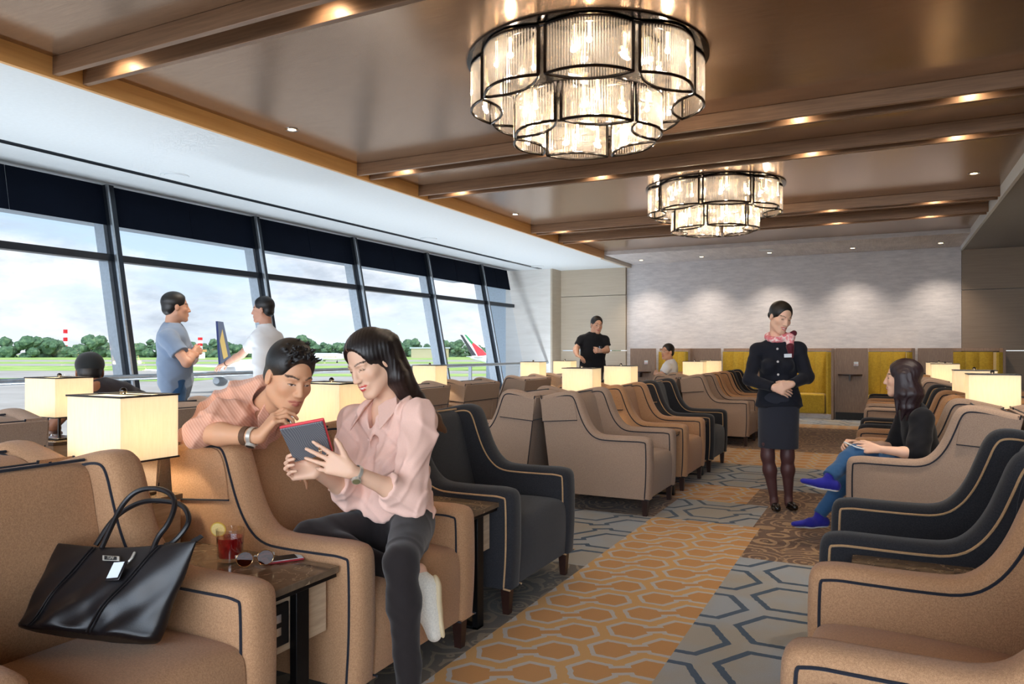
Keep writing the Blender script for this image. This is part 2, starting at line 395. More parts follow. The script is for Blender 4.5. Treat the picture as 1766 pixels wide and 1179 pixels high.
# raked glazing
def gx(z): return -7.42+.2*(3-z)
MUL = [-1.05, .98, 3.01, 5.05, 7.1, 9.1, 11.14, 13.15, 14.42]
for i in range(len(MUL)-1):
    y0, y1 = MUL[i], MUL[i+1]
    w = put('window_%d' % (i+1), MB().hexa([(gx(0)-.1, y0-.05, 0), (gx(0)+.1, y0-.05, 0), (gx(0)+.1, y0+.03, 0), (gx(0)-.1, y0+.03, 0)],
                                   [(gx(3)-.1, y0-.05, 3), (gx(3)+.1, y0-.05, 3), (gx(3)+.1, y0+.03, 3), (gx(3)-.1, y0+.03, 3)]).mesh('mullion', mat=M['alu_dark']))
    w['kind'] = 'structure'
    fr = MB().hexa([(gx(.1)+.1, y0-.065, .1), (gx(.1)+.13, y0-.065, .1), (gx(.1)+.13, y0-.045, .1), (gx(.1)+.1, y0-.045, .1)],
                   [(gx(3)+.1, y0-.065, 3), (gx(3)+.13, y0-.065, 3), (gx(3)+.13, y0-.045, 3), (gx(3)+.1, y0-.045, 3)])
    fr.hexa([(gx(.1)-.13, y0-.09, .1), (gx(.1)+.02, y0-.09, .1), (gx(.1)+.02, y0-.052, .1), (gx(.1)-.13, y0-.052, .1)],
            [(gx(3)-.13, y0-.09, 3), (gx(3)+.02, y0-.09, 3), (gx(3)+.02, y0-.052, 3), (gx(3)-.13, y0-.052, 3)])
    obj('frame', fr, M['alu'], w)
    z = 2.22
    obj('transom', MB().box(gx(z)-.06, gx(z)+.06, y0+.03, y1-.05, z-.035, z+.035), M['alu_dark'], w)
    sl_ = bpy.data.lights.new('added_ceiling_uplight', 'AREA'); sl_.shape = 'RECTANGLE'; sl_.size = .08; sl_.size_y = y1-y0-.3; sl_.energy = 20; sl_.color = (.88,.95,1); sl_.spread = 2.2  # invented uplight, added along the glazing only to brighten the white ceiling
    put('added_ceiling_uplight', sl_, w, (-6.12, (y0+y1)/2, .16), (PI, .12, 0))
    obj('added_light_channel', MB().box(-6.18, -6.06, y0+.1, y1-.12, .001, .15), M['alu'], w)  # made-up housing for the added uplight
    obj('sill', MB().box(gx(0)-.08, gx(0)+.08, y0+.03, y1-.05, 0, .1), M['alu_dark'], w)
    obj('pane', MB().hexa([(gx(.1), y0+.03, .1), (gx(.1)+.012, y0+.03, .1), (gx(.1)+.012, y1-.05, .1), (gx(.1), y1-.05, .1)],
                          [(gx(2.98), y0+.03, 2.98), (gx(2.98)+.012, y0+.03, 2.98), (gx(2.98)+.012, y1-.05, 2.98), (gx(2.98), y1-.05, 2.98)]), M['glass'], w)
    bl = MB()
    for a, c in ((y0+.035, y0+.5*(y1-y0)-.004), (y0+.5*(y1-y0)+.004, y1-.055)):
        bl.hexa([(gx(2.57)+.02, a, 2.57), (gx(2.57)+.032, a, 2.57), (gx(2.57)+.032, c, 2.57), (gx(2.57)+.02, c, 2.57)],
                [(gx(3)+.02, a, 2.999), (gx(3)+.032, a, 2.999), (gx(3)+.032, c, 2.999), (gx(3)+.02, c, 2.999)])
    obj('blind', bl, M['navy_panel'], w)
ra = thing('handrail', 'long round metal handrail running along the windows', 'railing', (-6.45, 0, 0))
obj('rail', MB().tube([(0, -1, .99), (0, 14.44, .99)], .028, 12), M['alu'], ra, smooth=True)
for y in [m_+.0 for m_ in MUL[1:-1]]: obj('post', MB().box(-.03, .03, y-.01, y+.01, 0.001, .965), M['alu'], ra)

# ------------------------------------------------------------------ outside: apron, grass, trees, aircraft
concrete = newmat('apron_concrete'); m_, nt_, bs_ = concrete
g_ = nt_.nodes.new('ShaderNodeNewGeometry')
nt_.links.new(ramp(nt_, noise(nt_, g_.outputs['Position'], .05, 6, .65), [(.3, lin((138,130,120))), (.7, lin((164,156,146)))]), bs_.inputs['Base Color']); bs_.inputs['Roughness'].default_value = .9
grassm, nt_, bs_ = newmat('airfield_grass'); g_ = nt_.nodes.new('ShaderNodeNewGeometry')
nt_.links.new(ramp(nt_, noise(nt_, g_.outputs['Position'], .06, 6, .7), [(.3, lin((98,134,48))), (.5, lin((134,160,72))), (.7, lin((176,176,110)))]), bs_.inputs['Base Color']); bs_.inputs['Roughness'].default_value = 1
treem, nt_, bs_ = newmat('tree_foliage'); g_ = nt_.nodes.new('ShaderNodeNewGeometry')
nt_.links.new(ramp(nt_, noise(nt_, g_.outputs['Position'], .28, 5, .7), [(.32, lin((40,60,44))), (.5, lin((62,88,60))), (.68, lin((98,118,82)))]), bs_.inputs['Base Color']); bs_.inputs['Roughness'].default_value = 1  # greens muted so the colour itself carries distance haze
GZ = -6.0
FW = np.array((-SY, CY)); RT = np.array((CY, SY))
def G(a, d, z=GZ): p = FW*d+RT*a; return (p[0], p[1], z)   # a metres across, d metres out
b = MB(); b.add([G(-2600, -60), G(400, -60), G(2200, 2600), G(-2600, 2600)], [(0,1,2,3)])
struct('apron', b, concrete[0])
def strip(a0, a1, d0, d1, e=0):
    b = MB(); n = 24; lo = []; hi = []
    for i in range(n+1):
        a = a0+(a1-a0)*i/n; lo.append(G(a, d0+e*a, GZ+.04)); hi.append(G(a, d1+e*a, GZ+.04))
    b.add(lo+hi, [(i, i+1, n+2+i, n+1+i) for i in range(n)]); return b
for i, (a0, a1, d0, d1) in enumerate(((-1500,400,560,1150), (-1400,400,395,470), (-900,300,262,345), (-250,-75,172,192), (-60,80,205,228))):
    struct('grass_strip', strip(a0, a1, d0, d1), grassm)
def forest(a0, a1, d, h0, h1, seed):
    r = random.Random(seed); b = MB(); a = a0
    while a < a1:
        t = (a-a0)/(a1-a0); h = h0+(h1-h0)*t; hh = h*(.7+.4*r.random()); rad = hh*.42
        for k in range(9):
            cx = a+r.uniform(-.5,.5)*hh*.6; cz = GZ+hh-rad*(.7+1.2*r.random()*.6)-k*hh*.12; dd = d+r.uniform(-25,25)
            rr = rad*(.32+.4*r.random()); n = 9; mm = 6
            o = len(b.v); c = G(cx, dd, cz)
            rings = []
            for i in range(mm+1):
                th = PI*i/mm; q = []
                for j in range(n):
                    ph = 2*PI*j/n; w = rr*(.8+.4*r.random())
                    q.append((c[0]+w*max(.02,math.sin(th))*math.cos(ph), c[1]+w*max(.02,math.sin(th))*math.sin(ph), c[2]-w*.8*math.cos(th)))
                rings.append(q)
            b.loft(rings)
        a += hh*.34
    return b
o = obj('forest', forest(-900, -235, 760, 29, 24, 1), treem, smooth=False); o['kind'] = 'stuff'; tag(o, 'dense green tree line beyond the runway, left half', 'trees')
o = obj('forest', forest(-235, 120, 820, 24, 18, 2), treem); o['kind'] = 'stuff'; tag(o, 'lower green tree line beyond the runway, right half', 'trees')
M['pl_white'] = plain('aircraft_white', (236,238,240), .3, var=.02)
M['pl_navy'] = plain('aircraft_navy', (22,34,72), .3, var=0)
M['pl_gold'] = plain('aircraft_gold', (190,150,60), .35, var=0)
M['pl_grey'] = plain('aircraft_grey', (170,176,182), .35, var=0)
M['red'] = plain('signal_red', (196,28,36), .5, var=0); M['green'] = plain('flag_green', (20,120,60), .5, var=0); M['blackp'] = plain('black_paint', (16,16,18), .5, var=0)
def jet(label, a, d, ang, L=34.0, R=2.0, fin=M['pl_navy'], nose_z=None, flag=False):
    c = G(a, d); t = thing('jet_airliner', label, 'aeroplane', c, math.atan2(FW[1], FW[0])+ang, 'parked airliners')
    cz = R+1.7; prof = [(-L/2, .15, .9), (-L/2+1.5, .6, .75), (-L/2+6, 1.5, .35), (-L/2+11, R, 0), (L/2-5, R, 0), (L/2-2.2, R*.8, -.1), (L/2-.8, R*.5, -.3), (L/2, .1, -.45)]
    rings = [[(x, r*math.cos(2*PI*k/24), cz+dz+r*math.sin(2*PI*k/24)) for k in range(24)] for x, r, dz in prof]
    fu = obj('fuselage', MB().loft(rings), M['pl_white'], t, smooth=True)
    wl = MB()
    for s in (-1, 1):
        wn = MB().hexa([(-2, s*1.2, cz-1.2), (5, s*1.2, cz-1.2), (-3.5, s*L*.46, cz+.3), (-5, s*L*.46, cz+.3)], [(-2, s*1.2, cz-.7), (5, s*1.2, cz-.7), (-3.5, s*L*.46, cz+.45), (-5, s*L*.46, cz+.45)])
        obj('wing', wn, M['pl_white'], t)
        e = MB().lathe([(.5,-2),(.95,-1),(1.05,1),(.9,1.6),(.7,1.7)], 16)
        e.v = [(q[2]+3.2, s*5.8+q[0], cz-1.75+q[1]) for q in e.v]
        obj('engine', e, M['pl_grey'], t, smooth=True)
        obj('tailplane', MB().hexa([(-L/2+1, s*.3, cz+1), (-L/2+5, s*.3, cz+1), (-L/2+1.2, s*6, cz+1.3), (-L/2-.6, s*6, cz+1.3)], [(-L/2+1, s*.3, cz+1.2), (-L/2+5, s*.3, cz+1.2), (-L/2+1.2, s*6, cz+1.4), (-L/2-.6, s*6, cz+1.4)]), M['pl_white'], t)
    for x, y in ((L/2-5, 0), (-1, 2.6), (-1, -2.6)):
        g = MB().cyl((x, y, .4), (x, y, cz-1), .12, 8); g.cyl((x, y-.25, .5), (x, y+.25, .5), .5, 14)
        obj('landing_gear', g, M['black_metal'], t)
    H = 5.9 if not flag else 7.4
    fp = [(-L/2+.6, cz+1.2), (-L/2+6.5, cz+R*.8), (-L/2+1.9, cz+R+H), (-L/2-.8, cz+R+H)]
    f = obj('tail_fin', MB().prism(fp, .3, 'xz', -.15), fin, t)
    if flag:
        f.data = MB().prism([fp[0], fp[1], (fp[2][0]-3.2, fp[2][1]), (fp[3][0]-3.2, fp[3][1])], .3, 'xz', -.15).mesh('tail_fin', mat=fin); fp = [fp[0], fp[1], (fp[2][0]-3.2, fp[2][1]), (fp[3][0]-3.2, fp[3][1])]
        def q(u, v):  # bilinear on the fin
            A, B_, C_, D = [np.array(p) for p in fp]; return tuple((A*(1-u)+B_*u)*(1-v)+(D*(1-u)+C_*u)*v)
        for u0, u1, mt in ((.0,.30,M['blackp']), (.50,.80,M['green'])):
            obj('fin_band', MB().prism([q(u0,.05), q(u1,.05), q(u1,.97), q(u0,.97)], .34, 'xz', -.17), mt, f)
        obj('fin_band', MB().prism([q(.34,.0), q(.99,.0), q(.99,.30), q(.80,.62), q(.52,.52), q(.40,.2)], .36, 'xz', -.18), M['red'], f)
    else:
        obj('fin_band', MB().prism([(-L/2+2, cz+2.2), (-L/2+4.2, cz+2.6), (-L/2+1.4, cz+R+H*.8), (-L/2+.2, cz+R+H*.5)], .34, 'xz', -.17), M['pl_gold'], f)
        for k, (zz, mt) in enumerate(((-.05, M['pl_navy']), (-.3, M['pl_gold']))):
            sb = MB()
            for s in (-1, 1):
                sb.hexa([(-L/2+11, s*(R-.01), cz+zz-.09), (L/2-5, s*(R-.01), cz+zz-.09), (L/2-5, s*(R+.02), cz+zz-.09), (-L/2+11, s*(R+.02), cz+zz-.09)], [(-L/2+11, s*(R-.01), cz+zz+.09), (L/2-5, s*(R-.01), cz+zz+.09), (L/2-5, s*(R+.02), cz+zz+.09), (-L/2+11, s*(R+.02), cz+zz+.09)])
            obj('stripe', sb, mt, fu)
    return t
jet('white airliner with dark blue and gold tail parked close to the glass', -45.4, 127, .08, L=33)
jet('white airliner with a blue tail standing farther out behind the leaning man', -112, 420, -PI/2+.12, L=34)
jet('airliner whose tail fin carries green, white, black and red bands', 6.5, 270, -PI/2+.25, L=44, fin=M['pl_white'], flag=True)
def tower(a, d, h, label):
    t = thing('airfield_mast', label, 'tower', G(a, d), 0)
    for k in range(7): obj('band', MB().box(-1.5, 1.5, -1.5, 1.5, k*h/7, (k+1)*h/7-.001), M['red'] if k % 2 == 0 else M['white'], t)
tower(-307, 725, 20, 'short red and white banded mast in front of the trees, left of the blue tail')
tower(-487, 803, 30, 'red and white control mast rising over the trees by the first mullion')
t = thing('terminal_shed', 'low beige hangar at the foot of the far trees', 'building', G(-78, 700))
obj('wall', MB().box(-16, 16, -8, 8, 0, 9), plain('shed_beige', (168,154,120), .8), t); obj('roof', MB().box(-17, 17, -9, 9, 9.001, 10.2), M['pl_grey'], t)
t = thing('terminal_shed', 'low orange roofed airfield building beside the red and white mast', 'building', G(-286, 650))
obj('wall', MB().box(-12, 12, -8, 8, 0, 6), M['pl_white'], t); obj('roof', MB().box(-13, 13, -9, 9, 6.001, 8), plain('roof_orange', (190,140,90), .8), t)
# exterior canopy seen through the top panes, and ribbed boarding pier beyond the last bay
cn = MB()
for k in range(8):
    cn.box(-13.4, -7.9, -2+k*3.0, .98+k*3.0, 3.6, 3.75)
t = tag(obj('canopy', cn, plain('canopy_pale_blue', (206,222,236), .6)), 'pale jointed canopy soffit outside above the windows', 'canopy')
t['kind'] = 'structure'
# ------------------------------------------------------------------ world and daylight
wd = bpy.data.worlds.new('sky'); SC.world = wd; wd.use_nodes = True; nt = wd.node_tree
bg = nt.nodes['Background']; tc = nt.nodes.new('ShaderNodeTexCoord'); mp = nt.nodes.new('ShaderNodeMapping'); mp.inputs['Scale'].default_value = (1, 1, 2.6)
nt.links.new(tc.outputs['Generated'], mp.inputs[0])
f = noise(nt, mp.outputs[0], 3.4, 9, .58, .3)
sx = nt.nodes.new('ShaderNodeSeparateXYZ'); nt.links.new(tc.outputs['Generated'], sx.inputs[0])
base = ramp(nt, sx.outputs[2], [(0, lin((226,234,240))), (.12, lin((190,212,232))), (.5, lin((140,178,220)))])
c = ramp(nt, noise(nt, mp.outputs[0], 9, 6, .6), [(.35, lin((186,194,204))), (.62, lin((248,248,250)))])
nt.links.new(mixc(nt, ramp(nt, f, [(.42, (0,0,0,1)), (.58, (1,1,1,1))]), base, c), bg.inputs[0]); bg.inputs[1].default_value = 1.0
# extra sky glow added behind the camera to brighten the room, away from the windows
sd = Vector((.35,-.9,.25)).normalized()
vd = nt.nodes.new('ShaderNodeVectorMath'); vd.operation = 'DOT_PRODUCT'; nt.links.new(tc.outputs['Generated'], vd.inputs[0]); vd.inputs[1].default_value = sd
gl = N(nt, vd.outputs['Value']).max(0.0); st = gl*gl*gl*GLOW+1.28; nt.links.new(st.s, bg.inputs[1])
sun = bpy.data.lights.new('sun', 'SUN'); sun.energy = 3.2; sun.angle = .1; sun.color = (1,.96,.9)
so = put('sun', sun); so.rotation_euler = (math.radians(38), 0, math.radians(75))
# ------------------------------------------------------------------ armchairs (local: front at x=0, faces +x, back at x=-.89)
def chaikin(p, n=2, closed=False):
    p = [np.array(q, float) for q in p]
    for _ in range(n):
        q = [p[0]]
        for a, b in zip(p[:-1], p[1:]): q += [a*.75+b*.25, a*.25+b*.75]
        q.append(p[-1]); p = q
    return p
CW, AW = .80, .118
# silhouette d (from the front), z : bottom front -> over the arm -> wing -> top rear
SIL = chaikin([(0,.13),(0,.13),(-.012,.30),(-.012,.50),(-.005,.585),(.06,.600),(.14,.598),(.30,.596),(.40,.60),(.455,.64),(.50,.71),(.535,.80),(.565,.885),(.60,.925),(.66,.935),(.76,.915),(.885,.885),(.885,.885)], 2)
def inset(P, w):
    out = []
    for i, p in enumerate(P):
        t = P[min(i+1, len(P)-1)]-P[max(i-1, 0)]; t = t/(np.linalg.norm(t)+1e-9)
        n = np.array((t[1], -t[0]))    # to the right of travel = inside
        out.append(p+n*w)
    out[0] = np.array((out[0][0], .13)); 
    return out
def panel_mb(P_by_y, rear):
    rings = []
    for y, w in P_by_y:
        q = inset(SIL, w); q = q+[np.array((rear[0][0], rear[0][1]-w*.6)), np.array(rear[1])]
        rings.append([(-d, y, z) for d, z in q])
    return MB().loft(rings)
def chair_meshes(key):
    fab = M[key]; pipe = M['pipe_tan'] if key == 'char' else M['pipe_dark']; R = {}
    def arm(s):
        prof = [(0, .034), (.006, .016), (.02, .004), (.045, 0), (AW-.045, 0), (AW-.02, .004), (AW-.006, .016), (AW, .034)]
        yy = [(s*(CW/2-t), w) for t, w in prof]
        return panel_mb(yy, [(.885,.885),(.79,.13)])
    def pipes(s):
        b = MB()
        for y, wf in ((s*(CW/2+.001), .036), (s*(CW/2-AW-.001), .036)):
            q = inset(SIL, wf)[2:-1]; b.tube([(-d, y, z) for d, z in q], .0045, 6)
        return b
    for s, nm in ((-1, 'L'), (1, 'R')):
        R['arm'+nm] = arm(s).mesh('arm', True, fab, 50); R['pipe'+nm] = pipes(s).mesh('piping', True, pipe)
    # backrest
    yi = CW/2-AW-.002; rings = []
    for t in np.linspace(-1, 1, 13):
        e = 1-abs(t)**6; c = (1-t*t)*.012; dz = -.012*(1-e)
        P = chaikin([(.60,.13),(.57,.30),(.565-c,.42),(.60-c,.55),(.645-c,.72),(.672-c,.84),(.695,.893+dz),(.73,.907+dz),(.80,.896+dz),(.872,.872+dz),(.872,.84),(.86,.72),(.778,.13)], 2)
        rings.append([(-d, t*yi, z) for d, z in P])
    R['back'] = MB().loft(rings).mesh('backrest', True, fab, 50)
    bp = MB(); q = [(-.705, t*yi, .904) for t in np.linspace(-1,1,7)]; bp.tube(q, .005, 6); q = [(-.874, t*(CW/2-.01), .874) for t in np.linspace(-1,1,7)]; bp.tube(q, .005, 6)
    for s in (-1, 1): bp.tube([(-.882, s*(CW/2-.008), .872), (-.845, s*(CW/2-.008), .55), (-.792, s*(CW/2-.008), .14)], .005, 6)
    R['backpipe'] = bp.mesh('piping', True, pipe)
    # headrest wrap: flaps on both sides and a slab behind, with a stitched lower seam
    hp = chaikin([(.575,.705),(.585,.79),(.605,.86),(.64,.892),(.72,.888),(.86,.862),(.885,.86)], 1)
    hb = MB()
    for s in (-1, 1):
        poly = [(-d, z) for d, z in hp]+[(-.868,.685)]
        hb.prism(poly, s*.009, 'xz', s*(CW/2-.002))
    hb.hexa([(-.862,-CW/2+.004,.69),(-.85,-CW/2+.004,.69),(-.85,CW/2-.004,.69),(-.862,CW/2-.004,.69)], [(-.896,-CW/2+.004,.868),(-.87,-CW/2+.004,.875),(-.87,CW/2-.004,.875),(-.896,CW/2-.004,.868)])
    R['head'] = hb.mesh('headrest', False, fab)
    sp = MB()
    for s in (-1, 1): sp.tube([(-.572, s*(CW/2+.006), .706), (-.868, s*(CW/2+.006), .684)], .0035, 6)
    sp.tube([(-.866, -CW/2, .688), (-.866, CW/2, .688)], .0035, 6)
    R['headseam'] = sp.mesh('seam', True, pipe)
    # seat block with crowned cushion top
    rings = []; ys = yi
    for t in np.linspace(-1, 1, 11):
        c = (1-t**4)*.014
        P = chaikin([(.012,.135),(.004-c,.25),(.004-c,.36),(.014,.415+c),(.06,.437+c),(.30,.436+c*1.2),(.62,.415),(.62,.135)], 2)
        rings.append([(-d, t*ys, z) for d, z in P])
    R['seat'] = MB().loft(rings).mesh('seat', True, fab, 50)
    for i, (d, y) in enumerate(((.045,.345),(.045,-.345),(.74,.345),(.74,-.345))):
        a = .024; c = .016
        R['leg%d' % i] = MB().hexa([(-d-c,y-c,0),(-d+c,y-c,0),(-d+c,y+c,0),(-d-c,y+c,0)], [(-d-a,y-a,.134),(-d+a,y-a,.134),(-d+a,y+a,.134),(-d-a,y+a,.134)]).mesh('leg', False, M['legwood'])
    return R
CM = {k: chair_meshes(k) for k in ('taupe', 'camel', 'char')}
def chair(key, label, x, y, face=0, group=None):
    'face 0 looks to +x, 1 looks to -x (window)'
    t = thing('wingback_armchair', label, 'armchair', (x, y, 0), PI*face, group)
    R = CM[key]
    for nm in ('L', 'R'):
        a = put('arm', R['arm'+nm], t); put('piping', R['pipe'+nm], a)['label'] = ('tan' if key == 'char' else 'dark')+' piping along the arm edge'
    a = put('backrest', R['back'], t); put('piping', R['backpipe'], a)
    a = put('headrest', R['head'], t); put('seam', R['headseam'], a)
    put('seat', R['seat'], t)
    for i in range(4): put('leg', R['leg%d' % i], t)
    return t
CN = {'taupe': 'taupe', 'camel': 'camel brown', 'char': 'charcoal'}
XL = -1.555   # fronts of the left aisle row
YA = [1.19, 2.33, 3.46]; YB = [5.76, 6.89, 8.02]; YC = [10.27, 11.40, 12.53]
chair('camel', 'camel wingback armchair holding the black tote bag, lower left', XL, YA[0], 0)
chair('camel', 'tan wingback armchair in which the woman in the pink blouse sits', XL, YA[1], 0)
chair('char', 'charcoal wingback armchair with tan piping right beside the seated woman in pink', XL, YA[2], 0)
for Y3, gw in ((YB, 'middle group'), (YC, 'far group')):
    for k, y, p in zip(('taupe', 'camel', 'char'), Y3, ('nearest', 'middle', 'farthest')):
        chair(k, '%s wingback armchair facing the aisle, %s chair of the left row\'s %s' % (CN[k], p, gw), XL-.01, y, 0)
XS = -3.39
for Y3, gw, ks in ((YA, 'front group', ('camel','taupe','char')), (YB, 'middle group', ('taupe','camel','char')), (YC, 'far group', ('taupe','camel','char'))):
    for k, y, p in zip(ks, Y3, ('nearest', 'middle', 'farthest')):
        chair(k, '%s window facing armchair behind the left row\'s %s, %s one' % (CN[k], gw, p), XS, y, 1)
XD = -4.95
for k, y, p in (('taupe', 2.04, 'nearest, at the left frame edge'), ('taupe', 3.28, 'with the capped man sitting in it'), ('taupe', 6.20, 'left of the small lamp by the seated woman'),
                ('taupe', 7.32, 'right of the small lamp by the seated woman'), ('taupe', 8.82, 'showing its side near the column'), ('taupe', 10.0, 'farthest of them, near the column')):
    chair(k, 'taupe window row armchair seen from behind, '+p, XD, y, 1)
# right bank, facing the aisle (-x)
XR = -.20
RY = [2.12, 3.24, 5.37, 6.5, 7.63, 9.75, 10.88, 12.01]
for k, y, lb in (('camel', RY[0], 'camel wingback armchair in the lower right corner'), ('char', RY[1], 'charcoal armchair with tan piping, in front of the woman in jeans'),
                 ('taupe', RY[2], 'taupe wingback armchair in which the woman in jeans sits'), ('camel', RY[3], 'camel armchair just behind the woman in jeans'), ('char', RY[4], 'charcoal armchair two places behind the woman in jeans'),
                 ('taupe', RY[5], 'taupe armchair of the far right group, nearest of its three'), ('camel', RY[6], 'camel armchair of the far right group, middle of its three'), ('char', RY[7], 'charcoal armchair of the far right group, farthest of its three')):
    chair(k, lb, XR, y, 1)
XQ = 1.62
for k, y, lb in (('taupe', RY[2], 'nearest'), ('camel', RY[3], 'second'), ('taupe', RY[4], 'third')):
    chair(k, '%s armchair behind the right row at the right frame edge, %s of these' % (CN[k], lb), XQ, y, 0)

# ------------------------------------------------------------------ side tables
def side_table(x, y, L, label, s=1, socket=False):
    'front edge at x, reaching away from the aisle'
    t = thing('side_table', label, 'side table', (x, y, 0), 0 if s > 0 else PI)
    hw = .158
    obj('table_top', MB().box(-L, 0, -hw, hw, .515, .538), M['marble'], t, bevel=.003)
    bx = obj('box', MB().box(-L+.02, -.045, -hw+.012, hw-.012, .32, .5145), M['oak'], t, bevel=.002)
    fr = MB().box(-.04, -.012, -.028, .028, 0, .514); fr.box(-L+.01, -.012, -.028, .028, 0, .012); fr.box(-.043, -.008, -hw+.004, hw-.004, .5, .5145); obj('frame', fr, M['black_metal'], t, bevel=.002)
    if socket:
        so = obj('socket_panel', MB().box(-.046, -.036, -hw+.03, -.034, .345, .475), M['blackp'], bx, bevel=.004)
        k = MB()
        for zz in (.38, .42): k.box(-.0359, -.034, -.115, -.07, zz, zz+.025)
        obj('socket', k, M['chrome'], so)
    return t
gapsL = [(1.76, 'under the drink'), (2.895, 'between the woman in pink and the charcoal chair'), (6.325, 'of the middle group, nearer one'), (7.455, 'of the middle group, farther one'), (10.835, 'of the far group, nearer one'), (11.965, 'of the far group, farther one')]
for i, (y, lb) in enumerate(gapsL):
    side_table(XL-.055, y, .70, 'brown marble side table '+lb+', left row', 1, True)
gapsR = [(2.68, 'between the two near right armchairs'), (5.935, 'behind the woman in jeans'), (7.065, 'of the right middle group, farther one'), (10.315, 'of the right far group, nearer one'), (11.445, 'of the right far group, farther one')]
for y, lb in gapsR: side_table(XR+.10, y, .59, 'brown marble side table '+lb, -1)
side_table(XR+.10, 1.56, .66, 'brown marble side table cut off by the lower right frame corner', -1)
# lamps on their pedestals
def lamp_proto():
    t = thing('cube_lamp', 'x', 'table lamp', (0,0,0), 0, 'cream cube lamps between the armchairs')
    X, Y, z0, z1 = .147, .115, .862, 1.085
    sh = MB()
    for a in ((-X,X,-Y,-Y+.003),(-X,X,Y-.003,Y),(-X,-X+.003,-Y+.003,Y-.003),(X-.003,X,-Y+.003,Y-.003)): sh.box(*a, z0, z1)
    shade = obj('lamp_shade', sh, M['shade'], t)
    for z in (z0-.006, z1):
        fr = MB()
        for a in ((-X-.004,X+.004,-Y-.004,-Y+.008),(-X-.004,X+.004,Y-.008,Y+.004),(-X-.004,-X+.008,-Y+.008,Y-.008),(X-.008,X+.004,-Y+.008,Y-.008)): fr.box(*a, z, z+.006)
        obj('rim', fr, M['blackp'], shade)
    f = MB().box(-.147, .147, -.004, .004, z1+.003, z1+.007); f.sphere((0,0,z1+.017), .013, 14, 8)
    obj('finial', f, M['dark_chrome'], t, smooth=True)
    obj('stem', MB().cyl((0,0,.72), (0,0,z1-.01), .009, 12), M['dark_chrome'], t, smooth=True)
    obj('base', MB().box(-.09, .09, -.07, .07, .7205, .732), M['dark_chrome'], t, bevel=.003)
    obj('bulb', MB().sphere((0,0,.95), .028), M['bulb'], t, smooth=True)
    l = bpy.data.lights.new('lamp_light', 'POINT'); l.energy = 17; l.color = (1,.87,.66); l.shadow_soft_size = .035
    put('lamp_light', l, t, (0,0,.965))
    return t
def pedestal(x, y, lb):
    t = thing('lamp_pedestal', 'pale laminate pedestal carrying '+lb, 'pedestal', (x, y, 0), 0, 'lamp pedestals')
    obj('cabinet', MB().box(-.15, .15, -.125, .125, .06, .70), M['oak'], t, bevel=.003); obj('plinth', MB().box(-.15, .15, -.11, .11, 0, .0595), M['black_metal'], t)
    obj('top', MB().box(-.155, .155, -.13, .13, .7005, .72), M['marble'], t, bevel=.002)
XSP = -2.48
lampsL = [(XSP, 1.76, 'the large lamp left of the leaning man'), (XSP, 2.895, 'the lamp glowing between the leaning man and the seated woman'), (XSP, 6.325, 'the lamp just below the polo shirted man'), (XSP, 7.455, 'the lamp just right of the polo shirted man'),
          (XSP, 10.835, 'the lamp right of the man with crossed arms'), (XSP, 11.965, 'the farthest lamp of the left row')]
LW = -4.42
lampsW = [(LW, 2.72, 'the lamp in front of the capped man'), (LW, 6.76, 'the small lamp right of the seated woman\'s hair'), (LW, 9.41, 'the small lamp in front of the white column'), (LW, 10.56, 'the small lamp left of the polo shirted man')]
lampsR = [(.655, 5.935, 'the lamp at the right frame edge, nearest of the right row'), (.655, 7.065, 'the second lamp of the right row'), (.655, 10.315, 'the third lamp of the right row, by the black haired woman'), (.655, 11.445, 'the farthest lamp of the right row')]
pr = lamp_proto(); first = True
for x, y, lb in lampsL+lampsW+lampsR:
    pedestal(x, y, lb)
    L = lb.replace('the ', 'cream fabric cube lamp, ', 1)
    if first: pr.location = (x, y, 0); pr['label'] = L; first = False
    else: copy_tree(pr, L, None, None, (x, y, 0))

